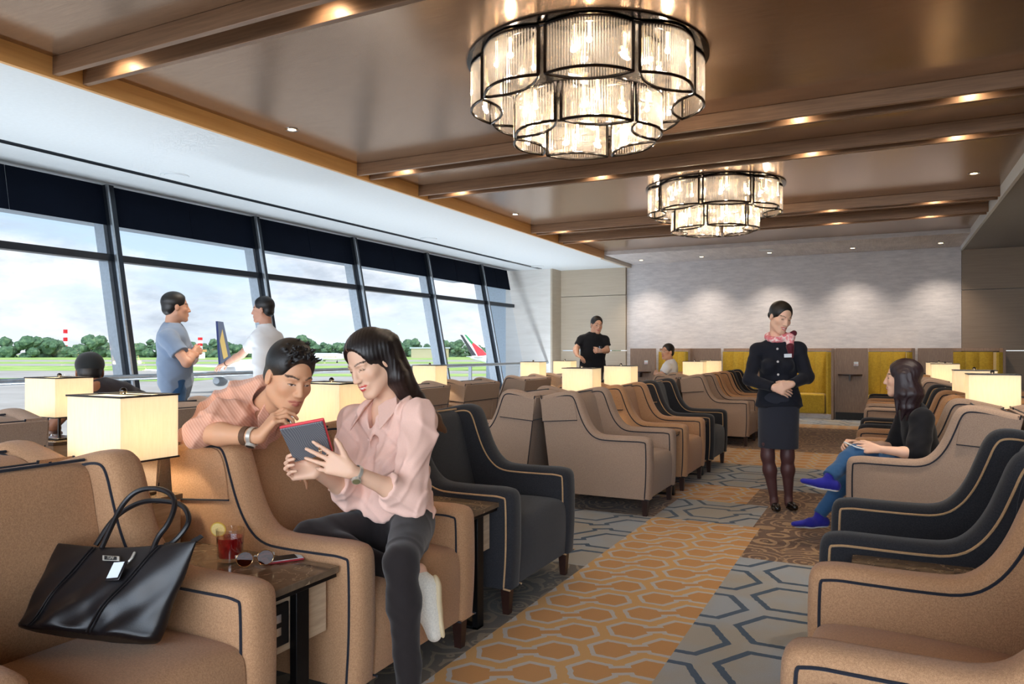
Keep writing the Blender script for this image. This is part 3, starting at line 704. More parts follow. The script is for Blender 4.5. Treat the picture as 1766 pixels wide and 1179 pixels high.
# ------------------------------------------------------------------ chandeliers
def chandelier(x, y, label):
    t = thing('chandelier', label, 'chandelier', (x, y, 3.13), 0, 'two tier glass rod chandeliers')
    obj('ceiling_plate', MB().lathe([(.30,-.03),(.74,-.018),(.78,-.012),(.78,-.0006),(.30,-.0006)], 48), M['dark_chrome'], t, smooth=True)
    for (R, n, z1, z0, a0) in ((.70, 8, -.03, -.305, PI/8), (.46, 6, -.27, -.50, 0)):
        fr = MB(); half = .47*2*PI/n*.98
        ring = [(R*math.cos(2*PI*k/48), R*math.sin(2*PI*k/48), z1) for k in range(48)]
        obj('ring', MB().tube(ring, .009, 8, True), M['dark_chrome'], t, smooth=True)
        for k in range(n):
            c = 2*PI*k/n+a0; A = np.array((R*math.cos(c-half), R*math.sin(c-half))); B = np.array((R*math.cos(c+half), R*math.sin(c+half)))
            mid = (A+B)/2; out = mid/np.linalg.norm(mid); ch = np.linalg.norm(B-A); sag = ch*.20
            def arc(sg, m=15):
                return [A+(B-A)*s+out*sg*sag*4*s*(1-s) for s in np.linspace(0, 1, m)]
            fm = MB()
            for z in (z0, z1+.002):
                loop = [(p[0], p[1], z) for p in arc(1)]+[(p[0], p[1], z) for p in arc(-1)[::-1][1:-1]]
                fm.tube(loop, .0095, 6, True)
            for P in (A, B): fm.box(P[0]-.009, P[0]+.009, P[1]-.009, P[1]+.009, z0, z1)
            f = obj('panel_frame', fm, M['dark_chrome'], t, smooth=True)
            rd = MB()
            for sg in (1, -1):
                m = int(ch*1.12/.0172)
                for p in arc(sg, m)[1:-1]: rd.cyl((p[0], p[1], z0+.004), (p[0], p[1], z1-.002), .0058, 6)
            obj('glass_rods', rd, M['rod'], f, smooth=True)
            q = out*(np.linalg.norm(mid))
            b = MB().sphere((q[0], q[1], z1-.09), .018, 10, 6); b.cyl((q[0], q[1], z1-.07), (q[0], q[1], z1+.01), .008, 8)
            obj('bulb', b, M['bulb'], f, smooth=True)
            l = bpy.data.lights.new('bulb_light', 'POINT'); l.energy = 4.6; l.color = (1,.89,.75); l.shadow_soft_size = .02
            put('bulb_light', l, f, (q[0], q[1], z1-.125))
    return t
c1 = chandelier(-1.74, 4.52, 'large two tier glass rod chandelier nearest the camera at the top of the picture')
c2 = copy_tree(c1, 'smaller looking two tier glass rod chandelier farther back over the attendant', None, None, (-1.75, 8.64, 3.13))

# ------------------------------------------------------------------ booths along the back wall
def booth(x0, label):
    t = thing('booth_seat', label, 'booth seat', (x0, 14.5, 0), 0, 'mustard booths along the back wall')
    w = 1.28; T = 1.29
    obj('side_wall', MB().box(1.225, 1.265, -.05, .48, 0, T), M['booth_wood'], t, bevel=.003)
    pn = obj('wood_panel', MB().box(0, .53, .10, .15, .0, T), M['booth_wood'], t, bevel=.003)
    obj('panel_base', MB().box(0, .53, .085, .0995, 0, .13), M['blackp'], pn)
    obj('top_rail', MB().box(.5305, 1.2245, .40, .48, T-.05, T), M['booth_wood'], t)
    bk = MB(); n = 3; x = .5315; wd_ = (1.13-.5315)/n
    for i in range(n):
        rings = []
        for zz in np.linspace(0, 1, 9):
            z = .10+zz*(T-.165); q = []
            for s in np.linspace(0, 1, 7): q.append((x+i*wd_+s*(wd_-.002), .30-.03*math.sin(PI*s)+.03*zz-(.012 if 0 < zz < 1 else 0), z))
            q += [(x+(i+1)*wd_-.002, .398, z), (x+i*wd_, .398, z)]
            rings.append(q)
        bk.loft(rings)
    b_ = obj('backrest', bk, M['yellow'], t, smooth=True)
    rings = []
    for z in np.linspace(.10, T-.07, 8):
        rings.append([(1.223+0*z, -.03, z), (1.17, -.035, z), (1.135, -.01, z), (1.128, .1, z), (1.132, .395, z), (1.223, .395, z)])
    obj('wing_cushion', MB().loft(rings), M['yellow'], t, smooth=True)
    st = obj('seat', MB().box(.5315, 1.12, -.03, .268, .10, .46), M['yellow'], t, bevel=.035, seg=4)
    obj('plinth', MB().box(.5315, 1.22, 0, .39, 0, .0985), M['chrome'], t)
    tb = MB()
    hp = [(.24+.20*math.cos(a), .0995-.24*math.sin(a)) for a in np.linspace(0, PI, 20)]
    tb.prism(hp, .022, 'xy', .80)
    ta = obj('shelf_table', tb, M['legwood'], t); obj('bracket', MB().box(.225, .255, -.06, .0995, .71, .7995), M['legwood'], ta)
    op = obj('outlet', MB().box(.30, .375, .092, .0995, .97, 1.045), M['white'], t, bevel=.003)
    k = MB()
    for a in (.315, .345): k.box(a, a+.016, .089, .0918, .985, 1.0)
    obj('switch', k, plain('outlet_red', (214,110,100), .5, var=0), op)
    return t
for i, (x, lb) in enumerate(((-4.66, 'leftmost'), (-3.37, 'second from left'), (-2.08, 'middle'), (-.79, 'second from right'), (.52, 'rightmost'))):
    booth(x, 'mustard booth with taupe wood panel, %s of the five at the back wall' % lb)
# ------------------------------------------------------------------ signed-distance modelling for figures and soft goods
def nrmz(v): v = np.array(v, float); return v/(np.linalg.norm(v)+1e-12)
def frame(f, u):   # columns: right, forward, up
    f = nrmz(f); r = nrmz(np.cross(f, u)); u = np.cross(r, f); return np.stack([r, f, u], 1)
class Sdf:
    def __init__(s): s.p = []
    def cap(s, a, b, ra, rb=None, k=.012, op=0, flat=0, asp=None):
        'round cone a->b; flat 1 cuts the b end, 2 the a end, 3 both; asp=(axis, ratio) squashes along axis'
        s.p.append(('c', np.array(a, float), np.array(b, float), ra, ra if rb is None else rb, k, op, flat, asp)); return s
    def ell(s, c, r, R=None, k=.012, op=0):
        s.p.append(('e', np.array(c, float), np.array(r, float), np.eye(3) if R is None else R, k, op)); return s
    def box(s, c, h, R=None, rnd=.005, k=.005, op=0):
        s.p.append(('b', np.array(c, float), np.array(h, float), np.eye(3) if R is None else R, rnd, k, op)); return s
    @staticmethod
    def bb(p):
        if p[0] == 'c': r = max(p[3], p[4]); return np.minimum(p[1], p[2])-r, np.maximum(p[1], p[2])+r
        if p[0] == 'e': e = np.abs(p[3])@p[2]; return p[1]-e, p[1]+e
        e = np.abs(p[3])@p[2]+p[4]; return p[1]-e, p[1]+e
    @staticmethod
    def ev(p, P):
        if p[0] == 'c':
            _, a, b, ra, rb, k, op, flat, asp = p
            Q = P; a2, b2 = a, b; sc = 1.0
            if asp is not None:
                ax = nrmz(asp[0]); q = 1/asp[1]-1
                Q = P+(P@ax)[..., None]*ax*q; a2 = a+ax*(a@ax)*q; b2 = b+ax*(b@ax)*q; sc = asp[1]
            ba = b2-a2; L = ba@ba+1e-12; t = np.clip(((Q-a2)@ba)/L, 0, 1)
            d = (np.linalg.norm(Q-a2-t[..., None]*ba, axis=-1)-(ra+(rb-ra)*t))*sc
            n = nrmz(b-a)
            if flat & 1: d = np.maximum(d, (P-b)@n)
            if flat & 2: d = np.maximum(d, (a-P)@n)
            return d
        if p[0] == 'e':
            q = ((P-p[1])@p[3])/p[2]; k0 = np.linalg.norm(q, axis=-1); k1 = np.linalg.norm(q/p[2], axis=-1)+1e-9
            return k0*(k0-1)/k1
        q = np.abs((P-p[1])@p[3])-p[2]
        return np.linalg.norm(np.maximum(q, 0), axis=-1)+np.minimum(q.max(-1), 0)-p[4]
    def mesh(s, name, h=.005, mat=None, base=None, paint=None, fold=None, smooth=0):
        lo = np.min([Sdf.bb(p)[0] for p in s.p if p[-1 if p[0] != 'c' else 6] == 0], 0)-4*h-.01
        hi = np.max([Sdf.bb(p)[1] for p in s.p if p[-1 if p[0] != 'c' else 6] == 0], 0)+4*h+.01
        n = np.ceil((hi-lo)/h).astype(int)+1
        F = np.full(n, .08, np.float32)
        ax = [lo[i]+h*np.arange(n[i]) for i in range(3)]
        for p in s.p:
            k = p[5] if p[0] == 'c' else (p[4] if p[0] == 'e' else p[5]); op = p[6] if p[0] in 'cb' else p[5]
            a, b = Sdf.bb(p); pad = k+4*h+.004
            i0 = np.clip(np.floor((a-pad-lo)/h).astype(int), 0, n); i1 = np.clip(np.ceil((b+pad-lo)/h).astype(int)+1, 0, n)
            if (i1 <= i0).any(): continue
            sl = tuple(slice(i0[i], i1[i]) for i in range(3))
            P = np.stack(np.meshgrid(*[ax[i][sl[i]] for i in range(3)], indexing='ij'), -1)
            d = Sdf.ev(p, P).astype(np.float32); G_ = F[sl]
            if op == 0:
                hh = np.clip(.5+.5*(G_-d)/k, 0, 1); F[sl] = G_*(1-hh)+d*hh-k*hh*(1-hh)
            else:
                d = -d; hh = np.clip(.5+.5*(d-G_)/k, 0, 1); F[sl] = G_*(1-hh)+d*hh+k*hh*(1-hh)
        if fold is not None:
            P = np.stack(np.meshgrid(*ax, indexing='ij'), -1); F = F+fold(P).astype(np.float32)
        # surface nets
        C = [F[dx:n[0]-1+dx, dy:n[1]-1+dy, dz:n[2]-1+dz] for dx in (0,1) for dy in (0,1) for dz in (0,1)]
        neg = sum((c < 0).astype(np.int8) for c in C); act = (neg > 0) & (neg < 8); idx = np.argwhere(act)
        vals = np.stack([c[act] for c in C], 1); offs = np.array([(dx,dy,dz) for dx in (0,1) for dy in (0,1) for dz in (0,1)], float)
        acc = np.zeros((len(idx), 3)); cnt = np.zeros(len(idx))
        for i in range(8):
            for j in range(i+1, 8):
                if np.abs(offs[i]-offs[j]).sum() != 1: continue
                f0, f1 = vals[:, i], vals[:, j]; m = (f0 < 0) != (f1 < 0)
                t = np.where(m, f0/(f0-f1+1e-12), 0)
                acc[m] += (offs[i]+t[:, None]*(offs[j]-offs[i]))[m]; cnt[m] += 1
        V = lo+(idx+acc/cnt[:, None])*h
        ids = -np.ones(act.shape, np.int64); ids[tuple(idx.T)] = np.arange(len(idx)); faces = []
        for a in range(3):
            b, c = (a+1) % 3, (a+2) % 3
            A = np.take(F, range(0, n[a]-1), a); B = np.take(F, range(1, n[a]), a)
            ch = ((A < 0) != (B < 0)); sgn = (A < 0)
            e = np.argwhere(ch); e = e[(e[:, b] > 0) & (e[:, c] > 0) & (e[:, b] < n[b]-1) & (e[:, c] < n[c]-1)]
            s0 = sgn[tuple(e.T)]
            def g(db, dc):
                q = e.copy(); q[:, b] -= db; q[:, c] -= dc; return ids[tuple(q.T)]
            q = np.stack([g(0,0), g(1,0), g(1,1), g(0,1)], 1); q[~s0] = q[~s0][:, ::-1]
            faces.append(q)
        Fc = np.concatenate(faces); Fc = Fc[(Fc >= 0).all(1)]
        for _ in range(smooth):
            nb = np.zeros_like(V); ct = np.zeros(len(V))
            for i in range(4):
                np.add.at(nb, Fc[:, i], V[Fc[:, (i+1) % 4]]); np.add.at(ct, Fc[:, i], 1)
            V = V*.5+nb/np.maximum(ct, 1)[:, None]*.5
        me = bpy.data.meshes.new(name)
        me.vertices.add(len(V)); me.vertices.foreach_set('co', V.astype(np.float32).ravel())
        me.loops.add(len(Fc)*4); me.loops.foreach_set('vertex_index', Fc.astype(np.int32).ravel())
        me.polygons.add(len(Fc)); me.polygons.foreach_set('loop_start', (np.arange(len(Fc))*4).astype(np.int32))
        me.polygons.foreach_set('use_smooth', [True]*len(Fc)); me.update(); me.validate()
        if base is not None:
            col = np.tile(np.array(lin(base)), (len(V), 1))
            for c, r, R, cc, soft in (paint or []):
                q = np.linalg.norm(((V-c)@R)/np.array(r), axis=1); al = np.clip((1-q)/max(soft, 1e-3)+.5, 0, 1) if soft < .9 else np.clip(1-q, 0, 1)
                cl = np.array(lin(cc)); col = col*(1-al[:, None])+cl*al[:, None]
            at = me.color_attributes.new('Col', 'FLOAT_COLOR', 'POINT'); at.data.foreach_set('color', col.astype(np.float32).ravel())
        if mat: me.materials.append(mat)
        return me
def folds(seed, amp=.004, f=38, direction=(0,0,1)):
    r = np.random.default_rng(seed); D = [nrmz(np.array(direction)*.9+r.normal(size=3)*.55) for _ in range(5)]; D2 = [nrmz(r.normal(size=3)) for _ in range(5)]; ph = r.uniform(0, 6, 5)
    def fn(P):
        t = 0
        for i in range(5):
            w = (P@D[i])*f*(.5+.3*i)+2.0*np.sin((P@D2[i])*f*.45+ph[i])+ph[i]
            t = t+np.exp(-(np.sin(w*.5)/.42)**2)*(1/(1+.25*i))
        return (.9-t)*amp
    return fn
def head(S, paint, c, R, s=1.0, male=True, skin=(224,178,148), smile=0, eyes='down', lip=(196,96,92), brow=(50,38,34)):
    c = np.array(c)
    def L(x, y, z): return c+R@(np.array((x,y,z))*s)
    def E(x, y, z, a, b, d, k=.012, op=0, M_=None): S.ell(L(x,y,z), np.array((a,b,d))*s, R if M_ is None else R@M_, k*s, op)
    def Cc(a, b, r1, r2=None, k=.01, op=0): S.cap(L(*a), L(*b), r1*s, (r1 if r2 is None else r2)*s, k*s, op)
    w = 1.0 if male else .96
    E(0,-.016,.036,.076*w,.094,.082)
    E(0,.028,-.028,.060*w,.062,.078,.03)
    jw = .05 if male else .042
    for x in (-1, 1):
        Cc((x*jw,-.005,-.052), (x*.016,.068,-.098), .022, .017, .03)
        E(x*.040,.050,-.022,.022,.024,.020,.02)
        E(x*.031,.066,.008,.0135,.0135,.0115,.004)        # lidded eyeball
        Cc((x*.018,.081,.026), (x*.046,.066,.024), .0075, .006, .012)
        E(x*.0115,.094,-.030,.0085,.010,.0075,.006)
        E(x*.078*w,-.008,-.006,.008,.018,.030,.006, 0)     # ear
        E(x*.086*w,-.004,-.004,.004,.011,.020,.004, 1)
    E(0,.074,-.098,.018,.014,.014,.015)
    E(0,.078,-.060,.026,.016,.022,.014)                   # muzzle
    Cc((0,.083,.018), (0,.104,-.026), .0075, .0105, .010)  # nose
    for x in (-1, 1): E(x*.031,.088,.010,.017,.009,.009,.012,1); E(x*.031,.0695,.007,.0125,.0115,.0095,.003)
    wd_ = .024+.006*smile; zc = -.060+.006*smile
    for x in (-1, 1):
        Cc((0,.0925,-.056), (x*wd_,.079,zc), .0055, .0035, .004); Cc((0,.0915,-.0665), (x*wd_*.9,.080,zc-.004), .0065, .0035, .004)
    Cc((-wd_,.086,zc-.001), (0,.099,-.061), .0016, .0016, .003, 1); Cc((0,.099,-.061), (wd_,.086,zc-.001), .0016, .0016, .003, 1)
    A = lambda x, y, z, a, b, d, col, soft=.35: paint.append((L(x,y,z), (a*s,b*s,d*s), R, col, soft))
    ck = tuple(min(255, int(q*f)) for q, f in zip(skin, (1.0,.95,.93)))
    for x in (-1, 1): A(x*.042,.06,-.026,.032,.04,.026, ck, 1.0)
    A(0,.094,-.0555,.020,.014,.0045, lip); A(0,.094,-.067,.017,.014,.006, lip)
    for x in (-1, 1): A(x*.016,.088,-.058+.003*smile,.014,.014,.0036, lip)
    if smile: A(0,.096,-.0605,.017,.012,.0030, (240,236,230), .2)
    for x in (-1, 1):
        for t in np.linspace(0, 1, 6): A(x*(.016+.034*t),.078-.012*t*t,.0285+.006*math.sin(PI*t*.8)-(.002*t),.0055,.02,.0030 if male else .0022, brow, .5)
        if eyes == 'down':
            for t in np.linspace(-1, 1, 7): A(x*.031+.012*t,.082,.0035-.0035*(1-t*t)*(1 if not smile else -.6),.0028,.016,.0016,(28,20,20), .4)
            A(x*.031,.082,.010,.014,.012,.0022, tuple(int(q*.8) for q in skin), .6)
        else:
            A(x*.031,.082,.0038,.0120,.012,.0032,(214,204,198), .3); A(x*.031,.084,.0034,.0056,.012,.0038,(34,22,18), .25)
            for t in np.linspace(-1, 1, 7): A(x*.031+.0125*t,.082,.0062+.002*(1-t*t)-.002,.003,.016,.0014,(26,18,18), .4)
        A(x*.0075,.100,-.0375,.003,.006,.002, tuple(int(q*.45) for q in skin), .5)
    return L
FL = [(.042,.026,.021), (.046,.029,.022), (.042,.027,.021), (.033,.021,.019)]
def hand(S, w, fwd, nrm, side, curls, thumb=(.5,.2,.3,.2), spread=.06, s=1.0):
    'side +1 left hand, -1 right; curls per finger (3 angles); thumb (out, up, curl1, curl2)'
    w = np.array(w); f = nrmz(fwd); n = nrmz(np.array(nrm)-f*(np.array(nrm)@f)); lat = side*np.cross(f, n)
    tips = []
    for i, o in enumerate((.031,.010,-.011,-.030)):
        kn = w+(f*(.086-(.006 if i == 3 else 0)-(.003 if i == 0 else 0))+lat*o)*s
        S.cap(w+(f*.008+lat*o*.5)*s, kn, .0155*s, .0115*s, .012*s)
        a = spread*(1.5-i); d = f*math.cos(a)+lat*math.sin(a); cur = curls[i] if hasattr(curls[0], '__len__') else curls
        p = kn; ang = 0
        for j, L_ in enumerate(FL[i]):
            ang += cur[j]; v = d*math.cos(ang)-n*math.sin(ang); q = p+v*L_*s
            r = (.0094,.0082,.0072,.0064)[j]*s*(.88 if i == 3 else 1); r2 = (.0094,.0082,.0072,.0064)[j+1]*s*(.88 if i == 3 else 1)
            S.cap(p, q, r, r2, .003*s); p = q
        tips.append(p)
    b = w+(f*.022+lat*.022-n*.004)*s; S.cap(w+f*.01*s, b, .015*s, .014*s, .01*s)
    d = nrmz(lat*math.cos(thumb[1])*thumb[0]+f*(1.2-thumb[0]*.6)-n*math.sin(thumb[1])); p = b
    for j, (L_, r, r2) in enumerate(((.040,.0135,.0105), (.032,.0105,.0092), (.026,.0092,.0072))):
        q = p+d*L_*s; S.cap(p, q, r*s, r2*s, .006*s); p = q
        c_ = thumb[2] if j == 0 else thumb[3]; d = nrmz(d*math.cos(c_)+(f*.5-n*.3-lat*.6)*math.sin(c_))
    tips.append(p); return tips
def torso(S, pel, neck, lat, fwd, w=(.165,.15,.17), k=.05, ratio=.62, low=0.0, top=.86):
    up = neck-pel; ax = fwd
    P = lambda t: pel+up*t
    S.cap(P(low)-lat*.02, P(low)+lat*.02, w[0]-.02, w[0]-.02, k, asp=(ax, ratio))
    S.cap(P(.02), P(.42), w[0], w[1], k, asp=(ax, ratio)); S.cap(P(.42), P(.74), w[1], w[2], k, asp=(ax, ratio+.04))
SKM = {}
def skinmat():
    if 's' not in SKM: SKM['s'] = attrmat('skin', .48, .12, 0, (300, .15), .35)
    return SKM['s']
def hairmat():
    if 'h' not in SKM:
        m, nt, bs = newmat('hair'); a = nt.nodes.new('ShaderNodeAttribute'); a.attribute_name = 'Col'
        v = coord(nt, 'Object', (1,1,.12)); f = noise(nt, v, 420, 3, .7)
        nt.links.new(mixc(nt, (N(nt, f)*.5).s, a.outputs['Color'], (.006,.004,.004,1)), bs.inputs['Base Color'])
        bs.inputs['Roughness'].default_value = .38; bs.inputs['Specular IOR Level'].default_value = .5; bump(nt, bs, f, .5, .002); SKM['h'] = m
    return SKM['h']
def cloth(name, c, rough=.85, scale=900, stripe=None, sheen=.2, bs_=.25):
    m, nt, bs = newmat(name); v = coord(nt); f = noise(nt, v, scale, 2, .6); a = lin(c)
    base = ramp(nt, f, [(.35, tuple(x*.82 for x in a[:3])+(1,)), (.65, a)])
    if stripe:
        w = nt.nodes.new('ShaderNodeTexWave'); w.bands_direction = stripe[2]; nt.links.new(v, w.inputs[0]); w.inputs['Scale'].default_value = stripe[1]
        base = mixc(nt, ramp(nt, w.outputs['Fac'], [(.42, (0,0,0,1)), (.58, (1,1,1,1))]), base, lin(stripe[0]))
    nt.links.new(base, bs.inputs['Base Color']); bs.inputs['Roughness'].default_value = rough; bs.inputs['Sheen Weight'].default_value = sheen; bs.inputs['Specular IOR Level'].default_value = .2
    bump(nt, bs, f, bs_, .0008); return m
def short_hair(c, R, s, name, parent, col=(24,20,20), h=.004, lift=.014, fade=0, quiff=0):
    S = Sdf(); c = np.array(c); L = lambda x, y, z: c+R@(np.array((x,y,z))*s)
    S.ell(L(0,-.020,.042+lift*.4), np.array((.083,.102,.084+lift*.5))*s, R, .01)
    S.ell(L(0,-.052,-.012), np.array((.070,.060,.062))*s, R, .015)
    if quiff:
        r = random.Random(4)
        for i in range(95):
            x = r.uniform(-.055,.055); y = r.uniform(-.06,.065); z = .126-(x*x*9)-(y*y*4.5)+r.uniform(-.006,.010)
            S.cap(L(x,y-.01,z-.02), L(x+r.uniform(-.022,.022), y+r.uniform(0,.026), z+r.uniform(-.004,.016)), .0085*s, .0035*s, .004)
    S.ell(L(0,.110,.0), np.array((.080,.074,.104))*s, R, .014, 1)
    for x in (-1, 1):
        S.ell(L(x*.088,.03,-.045), np.array((.04,.055,.055))*s, R, .008, 1)
    S.ell(L(0,.075,-.135), np.array((.14,.13,.105))*s, R, .012, 1)
    return put(name, S.mesh(name, h, hairmat(), base=col, smooth=1), parent)
# generic clothed figure -------------------------------------------------------
def figure(label, J, o):
    t = thing('person', label, 'person', tuple(J['pel'][:2])+(0,), 0)
    org = np.array((J['pel'][0], J['pel'][1], 0.0))
    J = {k: (np.array(v)-org if isinstance(v, np.ndarray) and k not in ('hf','hu') else v) for k, v in J.items()}
    male = o.get('male', True); s = o.get('s', 1.0); hs = o.get('hs', s); skin = o.get('skin', (222,176,146)); h = o.get('h', .005)
    R = frame(J['hf'], J['hu']); S = Sdf(); paint = []
    L = head(S, paint, J['head'], R, hs, male, skin, o.get('smile', 0), o.get('eyes', 'down'), o.get('lip', (186,104,92)))
    nr = (.056 if male else .045)*s
    S.cap(J['neck']+(J['head']-J['neck'])*-.25, L(0,-.022,-.075), nr*1.08, nr, .03)
    lat = nrmz(J['shR']-J['shL']); up = nrmz(J['neck']-J['pel']); fwd = np.cross(up, lat)
    ar = o.get('ar', (.046,.038,.026) if male else (.038,.032,.022))
    for q in 'LR':
        S.cap(J['sh'+q], J['el'+q], ar[0]*s, ar[1]*s, .02); m_ = J['el'+q]*.65+J['wr'+q]*.35
        S.cap(J['el'+q], m_, ar[1]*s, ar[1]*1.04*s, .02); S.cap(m_, J['wr'+q], ar[1]*1.04*s, ar[2]*s, .02)
        if o.get('hand'+q): 
            hf_, hn_, cu, th, sp_ = o['hand'+q]; hand(S, J['wr'+q], hf_, hn_, 1 if q == 'L' else -1, cu, th, sp_, s*(.98 if male else .92))
    if o.get('chest'): S.cap(J['neck']-up*.02, J['neck']-up*.16, .075*s, .085*s, .03, asp=(fwd, .7))
    body = put('body', S.mesh('body', h, skinmat(), base=skin, paint=paint), t)
    # top
    T = Sdf(); w = o.get('w', (.165,.152,.172) if male else (.155,.122,.145)); torso(T, J['pel']+up*o.get('lift', 0), J['neck'], lat, fwd, [x*s for x in w], low=o.get('low', 0), ratio=o.get('ratio', .62))
    c0 = J['neck']-up*.045*s
    for q in 'LR':
        sl = o.get('sleeve', 'short'); lo_ = o.get('loose', 1.15)
        T.cap(c0, J['sh'+q]-up*.012, .055*s, .056*s*lo_, .04)
        if sl == 'short':
            e = J['sh'+q]*(1-.62)+J['el'+q]*.62; T.cap(J['sh'+q], e, .058*s*lo_, .054*s*lo_, .02, flat=1)
            e2 = e
        elif sl == 'elbow':
            e = J['el'+q]*.85+J['wr'+q]*.15; T.cap(J['sh'+q], J['el'+q], .056*s*lo_, .056*s*lo_, .02); T.cap(J['el'+q], e, .052*s*lo_, .042*s*lo_, .02, flat=1)
        elif sl == 'fore':
            e = J['el'+q]*.62+J['wr'+q]*.38; T.cap(J['sh'+q], J['el'+q], .052*s*lo_, .050*s*lo_, .02); T.cap(J['el'+q], e, .052*s*lo_, .040*s*lo_, .02, flat=1)
        else:
            e = J['el'+q]*.04+J['wr'+q]*.96; T.cap(J['sh'+q], J['el'+q], .050*s*lo_, .044*s*lo_, .02); T.cap(J['el'+q], e, .044*s*lo_, .036*s*lo_, .02, flat=1)
    if o.get('bust'):
        for x in (-1, 1): T.ell(J['neck']-up*.20*s+fwd*.085*s+lat*x*.065*s, np.array((.055,.05,.055))*s, np.stack([lat, fwd, up], 1), .04)
    for fn in o.get('top_extra', []): fn(T, J, lat, fwd, up)
    if male: T.cap(J['neck']-up*.04, J['neck']+(J['head']-J['neck'])*.24, nr*1.42, nr*1.22, .02, flat=1)
    T.cap(J['neck']-up*.035*s+fwd*.01, J['head']+(J['head']-J['neck'])*.0, nr*1.12, nr*1.3, .006, 1)
    if o.get('vneck'): 
        vp = J['neck']+fwd*.10*s-up*o['vneck']*s; T.cap(J['neck']+fwd*.03*s+up*.02, vp, .05*s, .006, .006, 1)
    top = put(o['top'][0], T.mesh('top', h, o['top'][1], fold=folds(o.get('seed', 1), o.get('fold', .004), o.get('ff', 38)), smooth=1), t)
    # bottoms
    if o.get('bottom'):
        B = Sdf(); B.cap(J['pel']-lat*.03*s-up*.04, J['pel']+lat*.03*s-up*.04, .115*s, .115*s, .04, asp=(fwd, .74)); B.cap(J['pel']-up*.05, J['pel']+up*.05*s, w[0]*s*.88, w[1]*s*.90, .04, asp=(fwd, .58))
        r = o.get('lr', (.085,.062,.055,.048) if male else (.082,.056,.05,.04))
        for q in 'LR':
            B.cap(J['hip'+q], J['kn'+q], r[0]*s, r[1]*s, .03)
            if o.get('shorts'): continue
            m_ = J['kn'+q]*.7+J['an'+q]*.3; B.cap(J['kn'+q], m_, r[1]*s, r[2]*s*1.08, .03); B.cap(m_, J['an'+q], r[2]*s*1.08, r[3]*s, .03, flat=1)
        put(o['bottom'][0], B.mesh('bottom', h, o['bottom'][1], fold=folds(o.get('seed', 1)+5, .003, 45), smooth=1), t)
    if o.get('shoes'):
        for q in 'LR':
            a = J['an'+q]; toe = J['toe'+q]; ba_ = a-UP*.05*s; f = nrmz(toe-ba_); upf = UP if abs(f[2]) < .8 else nrmz(J['kn'+q]-a); upf = nrmz(upf-f*(upf@f)); sd = np.cross(f, upf)
            Z = Sdf(); heel = ba_-f*.035*s; tip = toe
            Z.cap(heel, heel+(tip-heel)*.45, .036*s, .034*s, .02); Z.cap(heel+(tip-heel)*.45, tip, .034*s, .022*s, .02, asp=(upf, .75)); Z.cap(a, a-upf*.03*s, .032*s, .036*s, .02, flat=2 if False else 0)
            Z.box((heel+tip)/2-upf*.058*s, (.038*s, np.linalg.norm(tip-heel)/2+.028*s, .02), np.stack([sd, f, upf], 1), .004, .006, 1)
            ob = put('shoe', Z.mesh('shoe', min(h, .005), o['shoes'][1], smooth=1), t)
            if o.get('sole'):
                Y = Sdf(); FR = np.stack([sd, f, upf], 1); mid = (heel+tip)/2; Y.cap(heel, heel+(tip-heel)*.45, .039*s, .037*s, .02); Y.cap(heel+(tip-heel)*.45, tip, .037*s, .026*s, .02); Y.box(mid+upf*.079, (.1,.3,.1), FR, .001, .002, 1); Y.box(mid-upf*.137, (.1,.3,.1), FR, .001, .002, 1)
                put('sole', Y.mesh('sole', .005, o['sole'], smooth=1), ob)
    return t, body, top, J, R, (lat, fwd, up), org
# ------------------------------------------------------------------ the people
RTv = np.array((CY, SY, 0.)); AW_ = np.array((-SY, CY, 0.)); UP = np.array((0,0,1.))
def D(r=0, a=0, u=0): return nrmz(RTv*r+AW_*a+UP*u)      # image right, away, up
CU_REL = (.35,.45,.3); CU_FIST = (1.1,1.3,.9); CU_FLAT = (.1,.12,.08)
C_pink = cloth('pink_blouse_cotton', (242,200,184), .8); C_black = cloth('black_cotton', (22,22,27), .85, sheen=.1); C_navy = cloth('navy_suit', (26,28,38), .8, sheen=.1)
C_jeans = cloth('blue_denim', (48,88,132), .9, 500); C_trous = cloth('dark_brown_trousers', (36,30,30), .85); C_white = cloth('white_cotton', (236,238,242), .85); C_blue = cloth('grey_blue_shirt', (134,152,178), .85)
C_stripe = cloth('pink_striped_shirt', (240,184,156), .85, 900, ((222,160,134), 40, 'DIAGONAL')); C_denimdk = cloth('dark_denim', (34,44,66), .9, 500)
C_shoe_w = cloth('white_leather', (246,240,226), .5, 200); C_shoe_b = cloth('royal_blue_canvas', (42,42,150), .9, 700); C_shoe_k = plain('black_leather', (18,16,16), .25, var=0)
C_scarf = None
# --- seated woman in pink blouse
J = dict(head=W(640,626,2.78), hf=D(-.52,-.72,-.44), hu=D(-.12,.12,1), neck=W(668,706,2.86), shR=W(611,722,2.96), shL=W(722,716,2.77), elR=W(603,846,2.84), wrR=W(545,813,2.62),
         elL=W(704,856,2.60), wrL=W(606,812,2.46), pel=W(684,893,2.88), hipL=W(712,905,2.80), hipR=W(655,905,2.93), knL=W(692,968,2.46), knR=W(533,925,2.70), anL=W(706,1190,2.40), anR=W(726,1003,2.66), toeL=W(690,1250,2.26), toeR=W(748,1092,2.62))
def blouse_hem(T, J, lat, fwd, up):
    T.cap(J['pel']+up*.10-lat*.03, J['pel']+up*.09+lat*.05, .135, .145, .03, flat=0, asp=(fwd, .7)); T.box(J['pel']-up*.10, (.4,.4,.108), np.stack([lat, fwd, up], 1), .002, .01, 1)
    T.cap(J['elL']*.72+J['wrL']*.28, J['elL']*.60+J['wrL']*.40, .049, .047, .006, flat=3); T.cap(J['elR']*.72+J['wrR']*.28, J['elR']*.60+J['wrR']*.40, .047, .045, .006, flat=3)
